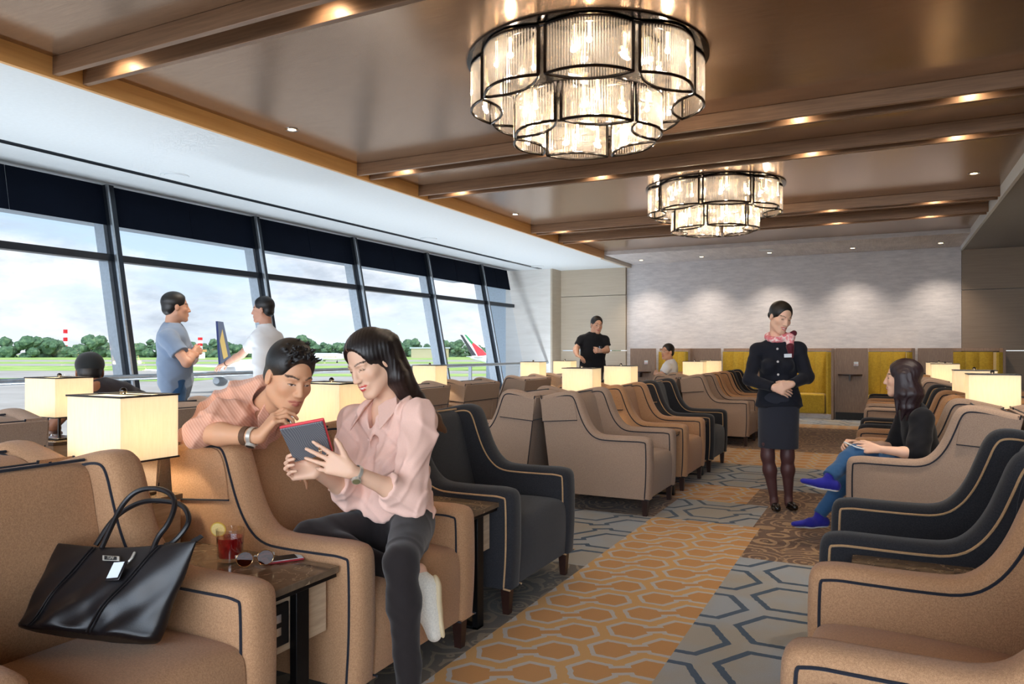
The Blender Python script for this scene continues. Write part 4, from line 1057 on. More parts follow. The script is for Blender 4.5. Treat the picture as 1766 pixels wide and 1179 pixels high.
t, body, top, Jw, Rw, (latw, fwdw, upw), orgw = figure('young woman with long dark hair in a pale pink blouse, holding a tablet', J,
    dict(male=False, skin=(228,184,156), smile=1, lip=(200,70,68), top=('blouse', C_pink), bottom=('trousers', C_trous), sleeve='fore', loose=1.18, fold=.0105, ff=50, h=.0042, bust=1, vneck=.15, chest=1, w=(.150,.140,.150), seed=3, lift=.06, top_extra=[blouse_hem], hs=.98,
         handL=(D(-.92,-.05,.36), D(-.05,-1,.15), [(.05,.12,.1),(.02,.1,.08),(.12,.15,.1),(.5,.5,.3)], (.75,-.05,.05,.2), .13), handR=(D(-.95,-.1,.05), D(.1,.75,-.6), [(.9,1.0,.6),(1.0,1.1,.6),(1.0,1.1,.7),(1.1,1.1,.7)], (.5,.4,.5,.4), .03)))
# long hair
S = Sdf(); c = Jw['head']; L = lambda x, y, z: c+Rw@(np.array((x,y,z))*.98)
S.ell(L(0,-.018,.044), (.086,.104,.090), Rw, .01); S.ell(L(.006,.108,-.008), (.082,.074,.112), Rw, .012, 1)
S.ell(L(-.075,.06,-.06), (.03,.045,.06), Rw, .01, 1); S.ell(L(.055,.085,-.05), (.04,.05,.06), Rw, .008, 1)
S.ell(L(0,.0,-.13), (.062,.085,.075), Rw, .01, 1)
for x in (-1, 1): S.ell(L(x*.080,.050,-.045), (.030,.036,.055), Rw, .016, 1)
def HW(u, v, d): return W(u, v, d)-orgw
for k_, pts in enumerate((((672,590,2.80),(690,640,2.84),(718,690,2.90),(750,722,2.92),(768,744,2.94)), ((664,585,2.84),(684,650,2.90),(706,700,2.96),(742,726,2.98),(762,742,2.98)), ((650,585,2.88),(674,640,2.93),(690,690,2.97),(712,725,2.97),(735,735,2.95)), ((660,596,2.76),(683,650,2.79),(708,695,2.88),(738,716,2.91),(762,738,2.94)))):
    rs = (.040,.040,.034,.022,.008)
    for i in range(4): S.cap(HW(*pts[i]), HW(*pts[i+1]), rs[i], rs[i+1], .02)
pn = [(L(0,-.01,.06), (.12,.14,.12), Rw, (26,20,20), .9), (HW(690,660,2.86), (.25,.25,.12), np.eye(3), (58,32,28), 1.0), (HW(745,735,2.88), (.18,.2,.12), np.eye(3), (120,84,58), 1.0)]
ridge = lambda P: np.sin((P@D(.92,-.2,.1))*520+3*np.sin(P[..., 2]*14))*.0011
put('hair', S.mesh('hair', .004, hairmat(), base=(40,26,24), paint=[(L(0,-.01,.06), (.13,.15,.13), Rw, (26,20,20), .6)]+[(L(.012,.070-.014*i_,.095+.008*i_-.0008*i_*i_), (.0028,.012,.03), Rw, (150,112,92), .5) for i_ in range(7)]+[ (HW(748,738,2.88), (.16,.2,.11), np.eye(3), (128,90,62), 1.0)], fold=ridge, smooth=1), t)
# collar, placket, earring, necklace, ring, watch
nb = Jw['neck']
for sgn in (-1, 1):
    cl = MB()
    a = nb+upw*.058+latw*sgn*.052-fwdw*.005; b = nb+upw*.022+latw*sgn*.036+fwdw*.082; c_ = nb-upw*.060+latw*sgn*.078+fwdw*.128; d_ = nb+upw*.008+latw*sgn*.104+fwdw*.050
    q = fwdw*.006+upw*.003
    cl.hexa([a, b, c_, d_] if sgn > 0 else [d_, c_, b, a], [p+q for p in ([a, b, c_, d_] if sgn > 0 else [d_, c_, b, a])])
    obj('collar', cl, C_pink, top, bevel=.002)
cuf = MB()
def strap(mb, wr, el, r, wd_, at=.10, n=20):
    ax = nrmz(wr-el); c0 = wr-ax*at; u = nrmz(np.cross(ax, UP)); v = np.cross(ax, u)
    rings = [[c0+ax*z+(u*math.cos(2*PI*k/n)+v*math.sin(2*PI*k/n))*(r+q) for k in range(n)] for z, q in ((-wd_/2,0),(-wd_/2,.003),(wd_/2,.003),(wd_/2,0))]
    mb.loft(rings, cap=False); return c0, ax
M['steel'] = plain('watch_steel', (206,202,192), .3, .55, var=0); M['watchface'] = plain('watch_face_olive', (120,116,84), .25, var=0); M['goldm'] = plain('ring_gold', (230,190,140), .2, 1, var=0)
def watch(t, wr, el, r, mat_s, face, toward, at=.03, wd_=.014, fr=.016):
    m = MB(); c0, ax = strap(m, wr, el, r, wd_, at); wt = obj('wristwatch', m, mat_s, t, smooth=True)
    n_ = nrmz(toward-ax*(toward@ax)); f = MB().cyl(c0+n_*(r-.002), c0+n_*(r+.008), fr, 20); obj('watch_case', f, M['steel'], wt, smooth=True)
    obj('watch_face', MB().cyl(c0+n_*(r+.0081), c0+n_*(r+.009), fr*.82, 20), face, wt)
watch(t, Jw['wrL'], Jw['elL'], .026, M['steel'], M['watchface'], D(-.35,-1,-.3), .022, .012)
obj('ring', MB().tube([HW(552,776.5,2.44)+ (D(.8,0,.6)*math.cos(a)*0+D(-.35,.0,1)*math.cos(a)+D(0,1,0)*math.sin(a))*.0098 for a in np.linspace(0,2*PI,17)[:-1]], .0013, 6, True), M['goldm'], t, smooth=True)
obj('earring', MB().sphere(L(.083,-.006,-.038), .0035, 10, 8), M['white'], t, smooth=True)
# her raised foot in a white sneaker, and the hanging one
Z = Sdf(); A_ = HW(727,1003,2.65); T_ = HW(749,1093,2.62); Z.cap(A_+D(.5,0,-.4)*.030, A_*.45+T_*.55, .040, .041, .02); Z.cap(A_*.45+T_*.55, T_, .041, .027, .02); Z.cap(A_+D(-.1,0,.3)*.01, A_+D(.2,0,-1)*.05, .034, .040, .02)
sn = put('sneaker', Z.mesh('sneaker', .004, C_shoe_w, smooth=1), t); sm = MB()
Y = Sdf(); oo = D(.9,.25,.25)*.034; Y.cap(A_+D(.5,0,-.4)*.03+oo, A_*.45+T_*.55+oo, .034, .032, .01, asp=(D(.9,.25,.25), .42)); Y.cap(A_*.45+T_*.55+oo, T_+oo*.8, .032, .024, .01, asp=(D(.9,.25,.25), .42))
put('sneaker_sole', Y.mesh('sneaker_sole', .004, plain('cream_rubber', (226,206,168), .7, var=.03), smooth=1), sn)
for i in range(4):
    p = A_*(1-.2-.15*i)+T_*(.2+.15*i); q = MB(); sm.tube([p+D(-.8,-.6,.1)*.034, p+D(0,-1,-.3)*.038, p+D(.8,-.6,-.5)*.036], .0022, 6)
obj('sneaker_stripe', sm, plain('sneaker_trim', (196,190,180), .5, var=0), sn, smooth=True)
Z = Sdf(); A_ = HW(706,1200,2.40); T_ = HW(690,1262,2.26); Z.cap(A_, A_-UP*.03, .034, .036, .02); Z.cap(A_-UP*.05, T_, .036, .028, .02); put('sneaker', Z.mesh('sneaker', .006, C_shoe_w, smooth=1), t)
Z = Sdf(); Z.cap(HW(722,985,2.66), HW(729,1010,2.65), .030, .028); put('sock', Z.mesh('sock', .005, skinmat(), base=(236,190,164)), t)
# --- tablet held by both
def quadslab(a, b, c, d, n, t0, t1):
    n = nrmz(n); return [p+n*t0 for p in (a, b, c, d)], [p+n*t1 for p in (a, b, c, d)]
tl, tr, br, bl_ = W(482,741,2.475), W(556,727,2.44), W(572,782,2.56), W(508,797,2.595)
tn = nrmz(np.cross(tr-tl, bl_-tl)); tn = tn if tn@AW_ > 0 else -tn
tb = thing('tablet', 'small red tablet with grey contour patterned cover, held by the woman in pink', 'tablet', tuple(bl_)); o_ = np.array(bl_)
def grow(k): 
    m_ = (tl+tr+br+bl_)/4; return [m_+(p-m_)*k-o_ for p in (bl_, br, tr, tl)]
lo_, hi_ = quadslab(*grow(1.0), tn, 0, .006)
def contour():
    m, nt, bs = newmat('contour_cover'); w = nt.nodes.new('ShaderNodeTexWave'); nt.links.new(coord(nt), w.inputs[0]); w.inputs['Scale'].default_value = 22; w.inputs['Distortion'].default_value = 9; w.inputs['Detail'].default_value = 0; w.inputs['Detail Scale'].default_value = .5
    nt.links.new(ramp(nt, w.outputs['Fac'], [(.36, lin((100,102,108))), (.5, lin((176,176,180))), (.64, lin((100,102,108)))]), bs.inputs['Base Color']); bs.inputs['Roughness'].default_value = .7; return m
obj('cover', MB().hexa(lo_, hi_), contour(), tb, bevel=.003, label='grey cover with pale contour lines')
lo_, hi_ = quadslab(*grow(1.04), tn, .0065, .017); obj('shell', MB().hexa(lo_, hi_), plain('coral_red_shell', (222,70,78), .45, var=0), tb, bevel=.004)
lo_, hi_ = quadslab(*grow(.97), tn, .0172, .018); obj('screen', MB().hexa(lo_, hi_), M['blackp'], tb)
# --- leaning man in the striped shirt
J = dict(head=W(499,651,2.74), hf=D(.64,-.66,-.36), hu=D(.18,-.05,1), neck=W(458,704,2.85), shR=W(398,722,2.74), shL=W(452,730,3.02), elR=W(346,746,2.66), wrR=W(447,753,2.58), elL=W(448,792,3.22), wrL=W(480,800,3.12),
         pel=W(318,800,3.26), hipL=W(330,830,3.36), hipR=W(306,830,3.22), knL=np.array((-2.98,2.42,.53)), knR=np.array((-2.98,2.16,.53)), anL=np.array((-3.32,2.42,.50)), anR=np.array((-3.32,2.16,.50)), toeL=np.array((-3.48,2.42,.5)), toeR=np.array((-3.48,2.16,.5)))
def man_extra(T, J, lat, fwd, up):
    T.cap(J['shR'], J['elR'], .072, .062, .03, flat=0)
    a = J['neck']-up*.02; T.cap(a-lat*.05+fwd*-.05, J['pel']*.35+a*.65-fwd*.06, .11, .13, .05)
t, body, top, Jm, Rm, (latm, fwdm, upm), orgm = figure('man with short black hair in a salmon striped shirt leaning over the armchair', J,
    dict(male=True, skin=(214,160,124), eyes='open', top=('shirt', C_stripe), bottom=('trousers', C_denimdk), sleeve='short', loose=1.2, fold=.009, ff=46, h=.0042, w=(.16,.155,.165), seed=8, lip=(176,98,84), hs=1.02, ratio=.7, top_extra=[man_extra],
         handR=(D(.62,.05,.78), D(-.75,-.45,.45), [(.35,.9,.5),(.5,.9,.5),(.65,1.0,.6),(.8,1.0,.6)], (.6,.2,.3,.3), .05), handL=(D(.5,.1,-.2), UP, CU_REL, (.5,.2,.3,.2), .05)))
short_hair(Jm['head'], Rm, 1.02, 'hair', t, (20,18,18), .004, .018, 0, 1)
mm_ = MB(); strap(mm_, Jm['wrR'], Jm['elR'], .031, .022, .052); obj('bracelet', mm_, plain('brown_leather', (96,66,44), .7), t, smooth=True)
watch(t, Jm['wrR'], Jm['elR'], .031, M['steel'], M['blackp'], D(.2,-.6,-1), .024, .016, .018)
nb = Jm['neck']
for sgn in (-1, 1):
    cl = MB()
    a = nb+upm*.06+latm*sgn*.066-fwdm*.005; b = nb+upm*.02+latm*sgn*.042+fwdm*.092; c_ = nb-upm*.05+latm*sgn*.078+fwdm*.120; d_ = nb+upm*.0+latm*sgn*.108+fwdm*.05; q = fwdm*.005+upm*.003
    cl.hexa([a, b, c_, d_] if sgn > 0 else [d_, c_, b, a], [p+q for p in ([a, b, c_, d_] if sgn > 0 else [d_, c_, b, a])])
    obj('collar', cl, C_stripe, top, bevel=.002)
# --- attendant
d0 = 5.82
J = dict(head=W(1346,547,d0-.03), hf=D(.20,-.90,-.38), hu=D(.16,-.16,1), neck=W(1340,587,d0+.02), shR=W(1306,602,d0+.05), shL=W(1377,600,d0-.05), elR=W(1292,655,d0-.02), elL=W(1392,650,d0-.10), wrR=W(1334,668,d0-.20), wrL=W(1366,662,d0-.21),
         pel=W(1343,690,d0), hipL=W(1360,695,d0), hipR=W(1326,695,d0), knL=W(1358,786,d0-.03), knR=W(1324,786,d0), anL=W(1360,860,d0+.0), anR=W(1335,862,d0), toeL=W(1371,874,d0-.14), toeR=W(1341,876,d0-.16))
def jacket(T, J, lat, fwd, up):
    T.cap(J['pel']+up*.03, J['pel']-up*.045, .142, .172, .03, flat=1, asp=(fwd, .66))
t, body, top, Ja, Ra, (lata, fwda, upa), orga = figure('lounge attendant in a black skirt suit with a pink neck scarf, hands clasped', J,
    dict(male=False, skin=(234,190,164), smile=1, lip=(206,70,76), top=('jacket', C_navy), sleeve='long', loose=1.08, fold=.004, ff=34, h=.0055, bust=1, w=(.145,.122,.142), seed=5, top_extra=[jacket],
         handR=(D(.75,-.2,-.25), D(-.1,-1,.25), (.35,.4,.3), (.5,.3,.3,.2), .04), handL=(D(-.8,-.1,-.18), D(.1,-1,.3), (.4,.5,.3), (.5,.3,.3,.2), .04)))
B = Sdf(); B.cap(Ja['pel']+UP*.0, W(1342,772,d0)-orga, .155, .150, .03, flat=1, asp=(fwda, .70))
put('skirt', B.mesh('skirt', .006, cloth('charcoal_pinstripe', (46,48,58), .85, 900), smooth=1), t)
Lg = Sdf()
for q in 'LR':
    k_ = Ja['kn'+q]; a = Ja['an'+q]; Lg.cap(k_+UP*.10, k_, .056, .050, .02); Lg.cap(k_, k_*.68+a*.32, .046, .049, .03); Lg.cap(k_*.68+a*.32, a, .049, .028, .03); Lg.cap(a, a-UP*.03+fwda*.02, .030, .032, .02)
    Z = Sdf(); tp = Ja['toe'+q]; hz = a-UP*.042-fwda*.02; Z.cap(hz, (hz+tp)/2-UP*.006, .030, .031, .02); Z.cap((hz+tp)/2-UP*.006, tp-UP*.004, .031, .024, .02); Z.ell((a+tp)/2+UP*.03, (.03,.05,.022), frame(tp-a, UP), .01, 1)
    sh = put('pump', Z.mesh('pump', .005, C_shoe_k, smooth=1), t); hl = hz-fwda*.0; hl2 = np.array((hl[0], hl[1], .0)); put('heel', MB().cyl(hl2, hl2+UP*.04, .018, 10, .022).mesh('heel', mat=C_shoe_k), sh)
st_, nt, bs = newmat('sheer_stocking'); st_b = noise(nt, coord(nt), 500, 2); nt.links.new(ramp(nt, st_b, [(.3, lin((66,40,44))), (.7, lin((92,58,56)))]), bs.inputs['Base Color']); bs.inputs['Roughness'].default_value = .5
put('stockings', Lg.mesh('stockings', .005, st_, smooth=1), t)
S = Sdf(); c = Ja['head']; L = lambda x, y, z: c+Ra@np.array((x,y,z))
S.ell(L(0,-.020,.040), (.083,.101,.087), Ra, .01); S.ell(L(.0,.108,-.008), (.082,.074,.112), Ra, .012, 1); S.ell(L(0,.03,-.125), (.12,.13,.085), Ra, .01, 1); S.ell(L(0,-.115,-.02), (.035,.032,.035), Ra, .012)
for x in (-1, 1): S.ell(L(x*.09,.035,-.04), (.035,.05,.05), Ra, .006, 1)
put('hair', S.mesh('hair', .0045, hairmat(), base=(22,20,22), smooth=1), t)
sm_, nt, bs = newmat('pink_scarf_silk'); f_ = noise(nt, coord(nt), 26, 2, .5, 1); nt.links.new(ramp(nt, f_, [(.40, lin((228,120,130))), (.52, lin((240,160,164))), (.62, lin((250,226,222)))]), bs.inputs['Base Color']); bs.inputs['Roughness'].default_value = .5
S = Sdf(); nb = Ja['neck']
ringp = [nb+upa*(.030-.030*math.cos(a))+(lata*math.sin(a)*.068+fwda*math.cos(a)*.072) for a in np.linspace(0, 2*PI, 15)]
for i in range(14): S.cap(ringp[i], ringp[i+1], .022, .022, .012)
kx = nb-lata*.095+fwda*.05+upa*.02; S.cap(nb-lata*.05+fwda*.05+upa*.02, kx, .03, .034, .015); S.cap(kx, kx-upa*.07+fwda*.02, .032, .030, .012)
sc_ = put('scarf', S.mesh('scarf', .0045, sm_, fold=folds(2, .004, 60), smooth=1), t)
S = Sdf(); S.cap(kx-upa*.075+fwda*.025, kx-upa*.15+fwda*.02-lata*.005, .032, .018, .01); S.cap(kx+upa*.02, kx+upa*.03-lata*.03, .018, .024, .01); put('scarf_tail', S.mesh('scarf_tail', .005, cloth('maroon_silk', (92,26,40), .5), smooth=1), sc_)
bt = MB()
for zz in (.07, .17, .27): p = nb-upa*zz+fwda*(.105 if zz < .1 else .118 if zz < .2 else .100); bt.cyl(p-fwda*.008, p+fwda*.008, .009, 12)
obj('button', bt, M['dark_chrome'], top, smooth=True)
bg_ = nb-upa*.125-lata*.075+fwda*.118; R3_ = np.stack([lata, fwda, upa], 1); bd = MB(); bd.box(-.028, .028, -.003, .003, -.014, .014); bd.v = [tuple(bg_+R3_@np.array(v)) for v in bd.v]; obj('name_badge', bd, M['white'], t)
# --- woman in jeans on the right
d1 = 4.78
J = dict(head=W(1556,652,4.80), hf=D(-.82,.56,-.06), hu=D(.02,0,1), neck=W(1578,705,4.84), shL=W(1590,722,4.66), shR=W(1566,716,5.0), elL=W(1583,783,4.60), elR=W(1545,772,4.98), wrL=W(1515,774,4.66), wrR=W(1475,765,4.90),
         pel=W(1592,792,4.86), hipL=W(1590,800,4.78), hipR=W(1588,800,4.95), knL=W(1478,803,4.90), knR=W(1476,782,4.72), anL=W(1413,887,4.88), anR=W(1430,822,4.62), toeL=W(1370,903,4.86), toeR=W(1386,829,4.66))
t, body, top, Jj, Rj, (latj, fwdj, upj), orgj = figure('woman with dark shoulder length hair in a black top and blue jeans, right armchair', J,
    dict(male=False, skin=(232,188,162), smile=1, top=('top', C_black), bottom=('jeans', C_jeans), sleeve='elbow', loose=1.25, fold=.004, ff=30, h=.0055, w=(.15,.135,.142), seed=6, shoes=('shoe', C_shoe_b), sole=plain('white_rubber', (220,222,226), .7, var=0), lr=(.078,.058,.052,.043),
         handL=(D(-1,.1,.1), D(0,-1,.35), (.3,.5,.4), (.6,.4,.3,.3), .04), handR=(D(-1,-.2,.05), D(.1,.7,.5), (.7,.8,.5), (.5,.3,.3,.3), .04)))
S = Sdf(); c = Jj['head']; L = lambda x, y, z: c+Rj@np.array((x,y,z))
S.ell(L(0,-.022,.040), (.086,.104,.090), Rj, .01); S.ell(L(0,.112,-.008), (.078,.072,.108), Rj, .012, 1)
for x in (-1, 1): S.ell(L(x*.085,.055,-.05), (.03,.045,.06), Rj, .01, 1)
for x, y in ((-.075,-.01), (-.06,-.05), (-.02,-.07), (.02,-.07), (.06,-.05), (.075,-.015)):
    S.cap(L(x*.9,y*.8,.02), L(x*1.05,y*1.2,-.10), .034, .036, .02); S.cap(L(x*1.05,y*1.2,-.10), L(x*1.1,y*.9+.0,-.19), .036, .022, .02); S.cap(L(x*1.1,y*.9,-.19), L(x*1.05,y*.7+.02,-.27 if x < 0 else -.22), .022, .006, .015)
S.cap(L(-.07,.02,.0), L(-.08,.03,-.12), .018, .016, .012); S.cap(L(-.08,.03,-.12), L(-.08,.035,-.24), .016, .006, .012)
put('hair', S.mesh('hair', .005, hairmat(), base=(44,26,32), fold=lambda P: np.sin((P@D(.6,.8,0))*430+2.5*np.sin(P[..., 2]*16))*.0013, smooth=1), t)
p = W(1490,772,4.74); tk = thing('tablet', 'white tablet resting on the lap of the woman in jeans', 'tablet', tuple(p)); tk.rotation_euler = (.12, .22, YAW+.15)
obj('case', MB().box(-.10, .085, -.075, .075, -.004, .004), M['white'], tk, bevel=.003); obj('screen', MB().box(-.09, .075, -.066, .066, .0041, .0046), plain('screen_grey', (150,146,142), .2, var=0), tk)
# --- man in the grey-blue shirt by the windows
def stand(dd, hx, hy, hf, sx=1): pass
d2 = 6.1
def WL(u, z, d): a = W(u, 604, d); return np.array((a[0], a[1], z))
J = dict(head=W(304,530,d2), hf=D(.82,.56,-.02), hu=D(0,0,1), neck=W(297,566,d2), shR=W(290,582,d2-.17), shL=W(306,580,d2+.17), elR=W(322,625,d2-.20), elL=W(330,622,d2+.18), wrR=W(334,607,d2+.03), wrL=W(338,612,d2-.03),
         pel=W(303,652,d2), hipL=W(306,655,d2+.09), hipR=W(302,655,d2-.09), knL=WL(304,.50,d2+.10), knR=WL(303,.50,d2-.10), anL=WL(304,.10,d2+.12), anR=WL(302,.10,d2-.12), toeL=WL(330,.06,d2+.14), toeR=WL(328,.06,d2-.14))
t, *r_ = figure('standing man in a grey blue shirt with folded arms, back to the camera', J, dict(male=True, skin=(206,156,130), top=('shirt', C_blue), bottom=('jeans', C_jeans), sleeve='short', loose=1.3, fold=.007, ff=26, h=.0065, seed=11, shoes=('shoe', C_shoe_k), w=(.185,.168,.178), low=-.06, ratio=.68,
     handR=(D(.2,.9,.2), D(.9,-.2,.2), CU_REL, (.5,.2,.3,.2), .05), handL=(D(-.2,-.9,.1), D(.9,.2,.2), CU_REL, (.5,.2,.3,.2), .05)))
short_hair(r_[2]['head'], r_[3], 1.0, 'hair', t, (26,24,26), .005, .008)
# --- man in the white T-shirt with his hand on the rail
d3 = 7.62
J = dict(head=W(453,535,d3), hf=D(-.95,-.05,-.05), hu=D(0,0,1), neck=W(458,566,d3), shL=W(446,582,d3-.10), shR=W(476,582,d3+.14), elL=W(417,611,d3+.05), elR=W(486,625,d3+.18), wrL=W(390,627,d3+.24), wrR=W(484,655,d3+.05),
         pel=W(463,652,d3), hipL=W(456,655,d3-.09), hipR=W(468,655,d3+.09), knL=WL(460,.52,d3-.1), knR=WL(468,.52,d3+.1), anL=WL(460,.10,d3-.12), anR=WL(470,.10,d3+.1), toeL=WL(442,.06,d3-.06), toeR=WL(452,.06,d3+.16))
t, *r_ = figure('standing man in a white T shirt resting his hand on the window rail', J, dict(male=True, s=1.04, skin=(200,150,128), top=('t_shirt', C_white), bottom=('jeans', C_denimdk), sleeve='short', loose=1.2, fold=.005, ff=26, h=.0065, seed=13, shoes=('shoe', C_shoe_k), low=-.05,
     handL=(D(-.8,.4,-.25), D(0,0,1), (.25,.3,.2), (.6,.3,.3,.2), .06), handR=(D(-.2,0,-1), D(1,0,0), CU_REL, (.5,.2,.3,.2), .05)))
short_hair(r_[2]['head'], r_[3], 1.04, 'hair', t, (22,20,22), .005, .02)
mm_ = MB(); strap(mm_, r_[2]['wrL'], r_[2]['elL'], .030, .010, .02); obj('bracelet', mm_, M['blackp'], t, smooth=True)
# --- capped man sitting in the window row
hx = np.array((-4.62, 3.28, 0))
J = dict(head=W(155,641,4.92), hf=D(-.45,.85,-.1), hu=D(0,0,1), neck=W(166,664,4.86), shR=W(212,676,4.92), shL=W(146,676,4.90), elR=np.array((-4.75,3.72,.78)), elL=np.array((-4.95,3.0,.75)), wrR=np.array((-5.0,3.6,.70)), wrL=np.array((-5.15,3.15,.68)),
         pel=np.array((-4.62,3.30,.56)), hipL=np.array((-4.66,3.21,.54)), hipR=np.array((-4.66,3.38,.54)), knL=np.array((-5.08,3.18,.56)), knR=np.array((-5.08,3.44,.54)), anL=np.array((-5.12,3.16,.11)), anR=np.array((-5.14,3.46,.11)), toeL=np.array((-5.28,3.14,.06)), toeR=np.array((-5.3,3.48,.06)))
t, *r_ = figure('seated man in a dark cap and dark shirt behind the left lamps', J, dict(male=True, skin=(150,104,80), top=('shirt', cloth('dark_grey_shirt', (50,46,52), .9)), bottom=('trousers', C_denimdk), sleeve='short', loose=1.2, fold=.004, h=.0075, seed=14, shoes=('shoe', C_shoe_k),
     handR=(D(-.6,.6,0), UP, CU_REL, (.5,.2,.3,.2), .05), handL=(D(-.6,.6,0), UP, CU_REL, (.5,.2,.3,.2), .05)))
S = Sdf(); c = r_[2]['head']; R_ = r_[3]; L = lambda x, y, z: c+R_@np.array((x,y,z))
S.ell(L(0,-.018,.048), (.088,.108,.086), R_, .01); S.box(L(0,0,-.10), (.2,.2,.09), R_, .005, .01, 1); S.ell(L(0,.10,.012), (.065,.075,.010), R_, .01)
short_hair(r_[2]['head'], R_, 1.0, 'hair', t, (26,24,26), .006, .0)
put('cap', S.mesh('cap', .006, cloth('charcoal_cap', (40,42,44), .9), smooth=1), t)
# --- man in the black polo shirt
d4 = 10.3
J = dict(head=W(1029,561,d4), hf=D(.25,-.95,-.12), hu=D(.1,0,1), neck=W(1023,578,d4), shR=W(1004,586,d4+.02), shL=W(1042,586,d4-.02), elR=W(993,602,d4-.02), elL=W(1047,604,d4-.06), wrR=W(995,612,d4-.18), wrL=W(1037,605,d4-.24),
         pel=W(1022,628,d4), hipL=W(1030,630,d4), hipR=W(1014,630,d4), knL=WL(1031,.50,d4), knR=WL(1013,.50,d4), anL=WL(1031,.10,d4), anR=WL(1012,.10,d4), toeL=WL(1033,.06,d4-.2), toeR=WL(1010,.06,d4-.2))
t, *r_ = figure('standing man with glasses in a black polo shirt near the column', J, dict(male=True, skin=(212,164,138), eyes='open', top=('polo_shirt', C_black), bottom=('trousers', C_trous), sleeve='short', loose=1.2, fold=.004, h=.008, seed=15, shoes=('shoe', C_shoe_k), w=(.165,.155,.17),
     handR=(D(.5,-.5,-.3), UP, CU_REL, (.5,.2,.3,.2), .05), handL=(D(-.7,-.5,.1), D(.2,-.8,.3), CU_FIST, (.5,.2,.3,.2), .03)))
short_hair(r_[2]['head'], r_[3], 1.0, 'hair', t, (26,24,26), .006, .012)
def specs(t, c, R, s=1.0):
    m = MB()
    for x in (-1, 1):
        m.tube([c+R@np.array((x*.031+.021*math.cos(a), .094, .004+.015*math.sin(a))) for a in np.linspace(0, 2*PI, 17)[:-1]], .0014, 6, True); m.tube([c+R@np.array((x*.052,.092,.007)), c+R@np.array((x*.078,.0,.006))], .0014, 6)
    m.tube([c+R@np.array((-.010,.096,.006)), c+R@np.array((.010,.096,.006))], .0014, 6); obj('spectacles', m, M['steel'], t, smooth=True)
specs(t, r_[2]['head'], r_[3])
g = W(1034,603,d4-.30); gl = tag(obj('drinking_glass', MB().lathe([(.030,-.05),(.034,.05),(.031,.05),(.028,-.044)], 20), M['glass'], smooth=True), 'clear tumbler held by the man in the black polo shirt', 'glass'); gl.location = tuple(g)
# --- seated man with crossed arms
J = dict(head=W(1151,607,11.4), hf=D(-.85,-.45,.02), hu=D(.03,0,1), neck=W(1156,624,11.4), shL=W(1150,632,11.22), shR=W(1160,631,11.58), elL=W(1140,649,11.2), elR=W(1142,648,11.55), wrL=W(1134,645,11.42), wrR=W(1137,647,11.34),
         pel=W(1158,672,11.4), hipL=W(1157,674,11.32), hipR=W(1157,674,11.5), knL=W(1116,662,11.3), knR=W(1116,666,11.52), anL=WL(1110,.11,11.3), anR=WL(1110,.11,11.5), toeL=WL(1098,.06,11.3), toeR=WL(1098,.06,11.5))
t, *r_ = figure('seated man with glasses and crossed arms in a white shirt at the booths', J, dict(male=True, skin=(208,158,130), eyes='open', top=('shirt', C_white), bottom=('trousers', cloth('grey_shorts', (104,96,98), .9)), sleeve='short', loose=1.2, fold=.004, h=.008, seed=16, shoes=('shoe', C_shoe_k),
     handR=(D(-.3,-.8,.2), D(-.9,0,.3), CU_REL, (.5,.2,.3,.2), .05), handL=(D(-.3,.8,.2), D(-.9,0,.3), CU_REL, (.5,.2,.3,.2), .05)))
short_hair(r_[2]['head'], r_[3], 1.0, 'hair', t, (24,22,24), .006, .016)
specs(t, r_[2]['head'], r_[3])
# ------------------------------------------------------------------ the tote bag on the near chair
A0 = W(100,936,2.15); B0 = W(340,932,2.02); C0 = W(268,1112,1.95); D0 = W(34,1088,2.02); bo = (A0+B0+C0+D0)/4
A0, B0, C0, D0 = [p-bo for p in (A0, B0, C0, D0)]
bn = nrmz(np.cross(B0-A0, D0-A0)); bn = bn if bn@AW_ < 0 else -bn   # towards the viewer
tb = thing('tote_bag', 'black leather tote bag leaning in the lower left armchair', 'handbag', tuple(bo))
m_, nt, bs = newmat('black_bag_leather'); f_ = noise(nt, coord(nt), 420, 3, .6); bs.inputs['Base Color'].default_value = lin((20,18,21)); bs.inputs['Roughness'].default_value = .36; bump(nt, bs, f_, .35, .0008); leather = m_
def bag_face(nu, nv, sgn):
    rows = []
    for j in range(nv+1):
        v = j/nv; row = []
        for i in range(nu+1):
            u = i/nu; p = (A0*(1-u)+B0*u)*(1-v)+(D0*(1-u)+C0*u)*v
            th = (.012+.058*v**.8)*(1-(2*u-1)**4*.75)
            wr_ = .008*math.sin(9*u+5*v)+.006*math.sin(17*u-7*v+1)+.004*math.sin(26*u+13*v)
            sagv = -.018*math.sin(PI*u)*(1-v)
            row.append(p+bn*(sgn*th+wr_*v*1.2)+UP*sagv)
        rows.append(row)
    return rows
fr_, bk_ = bag_face(28, 18, 1), bag_face(28, 18, -1); m = MB()
rings = []
for j in range(19): rings.append(fr_[j]+bk_[j][::-1])
m.loft(rings, cap=False)
n_ = len(m.v); m.f.append(tuple(18*58+k for k in range(58)))
bagb = obj('bag_body', m, leather, tb, smooth=True, auto=70)
bagb.modifiers.new('thick', 'SOLIDIFY').thickness = .003
sd_ = bagb.modifiers.new('sub', 'SUBSURF'); sd_.levels = 1; sd_.render_levels = 1
def onbag(u, v, sgn=1, off=.003):
    j = v*18; i = u*28; F_ = fr_ if sgn > 0 else bk_; j0 = int(min(j,17)); i0 = int(min(i,27)); a_ = j-j0; b_ = i-i0
    return (F_[j0][i0]*(1-b_)+F_[j0][i0+1]*b_)*(1-a_)+(F_[j0+1][i0]*(1-b_)+F_[j0+1][i0+1]*b_)*a_+bn*sgn*off
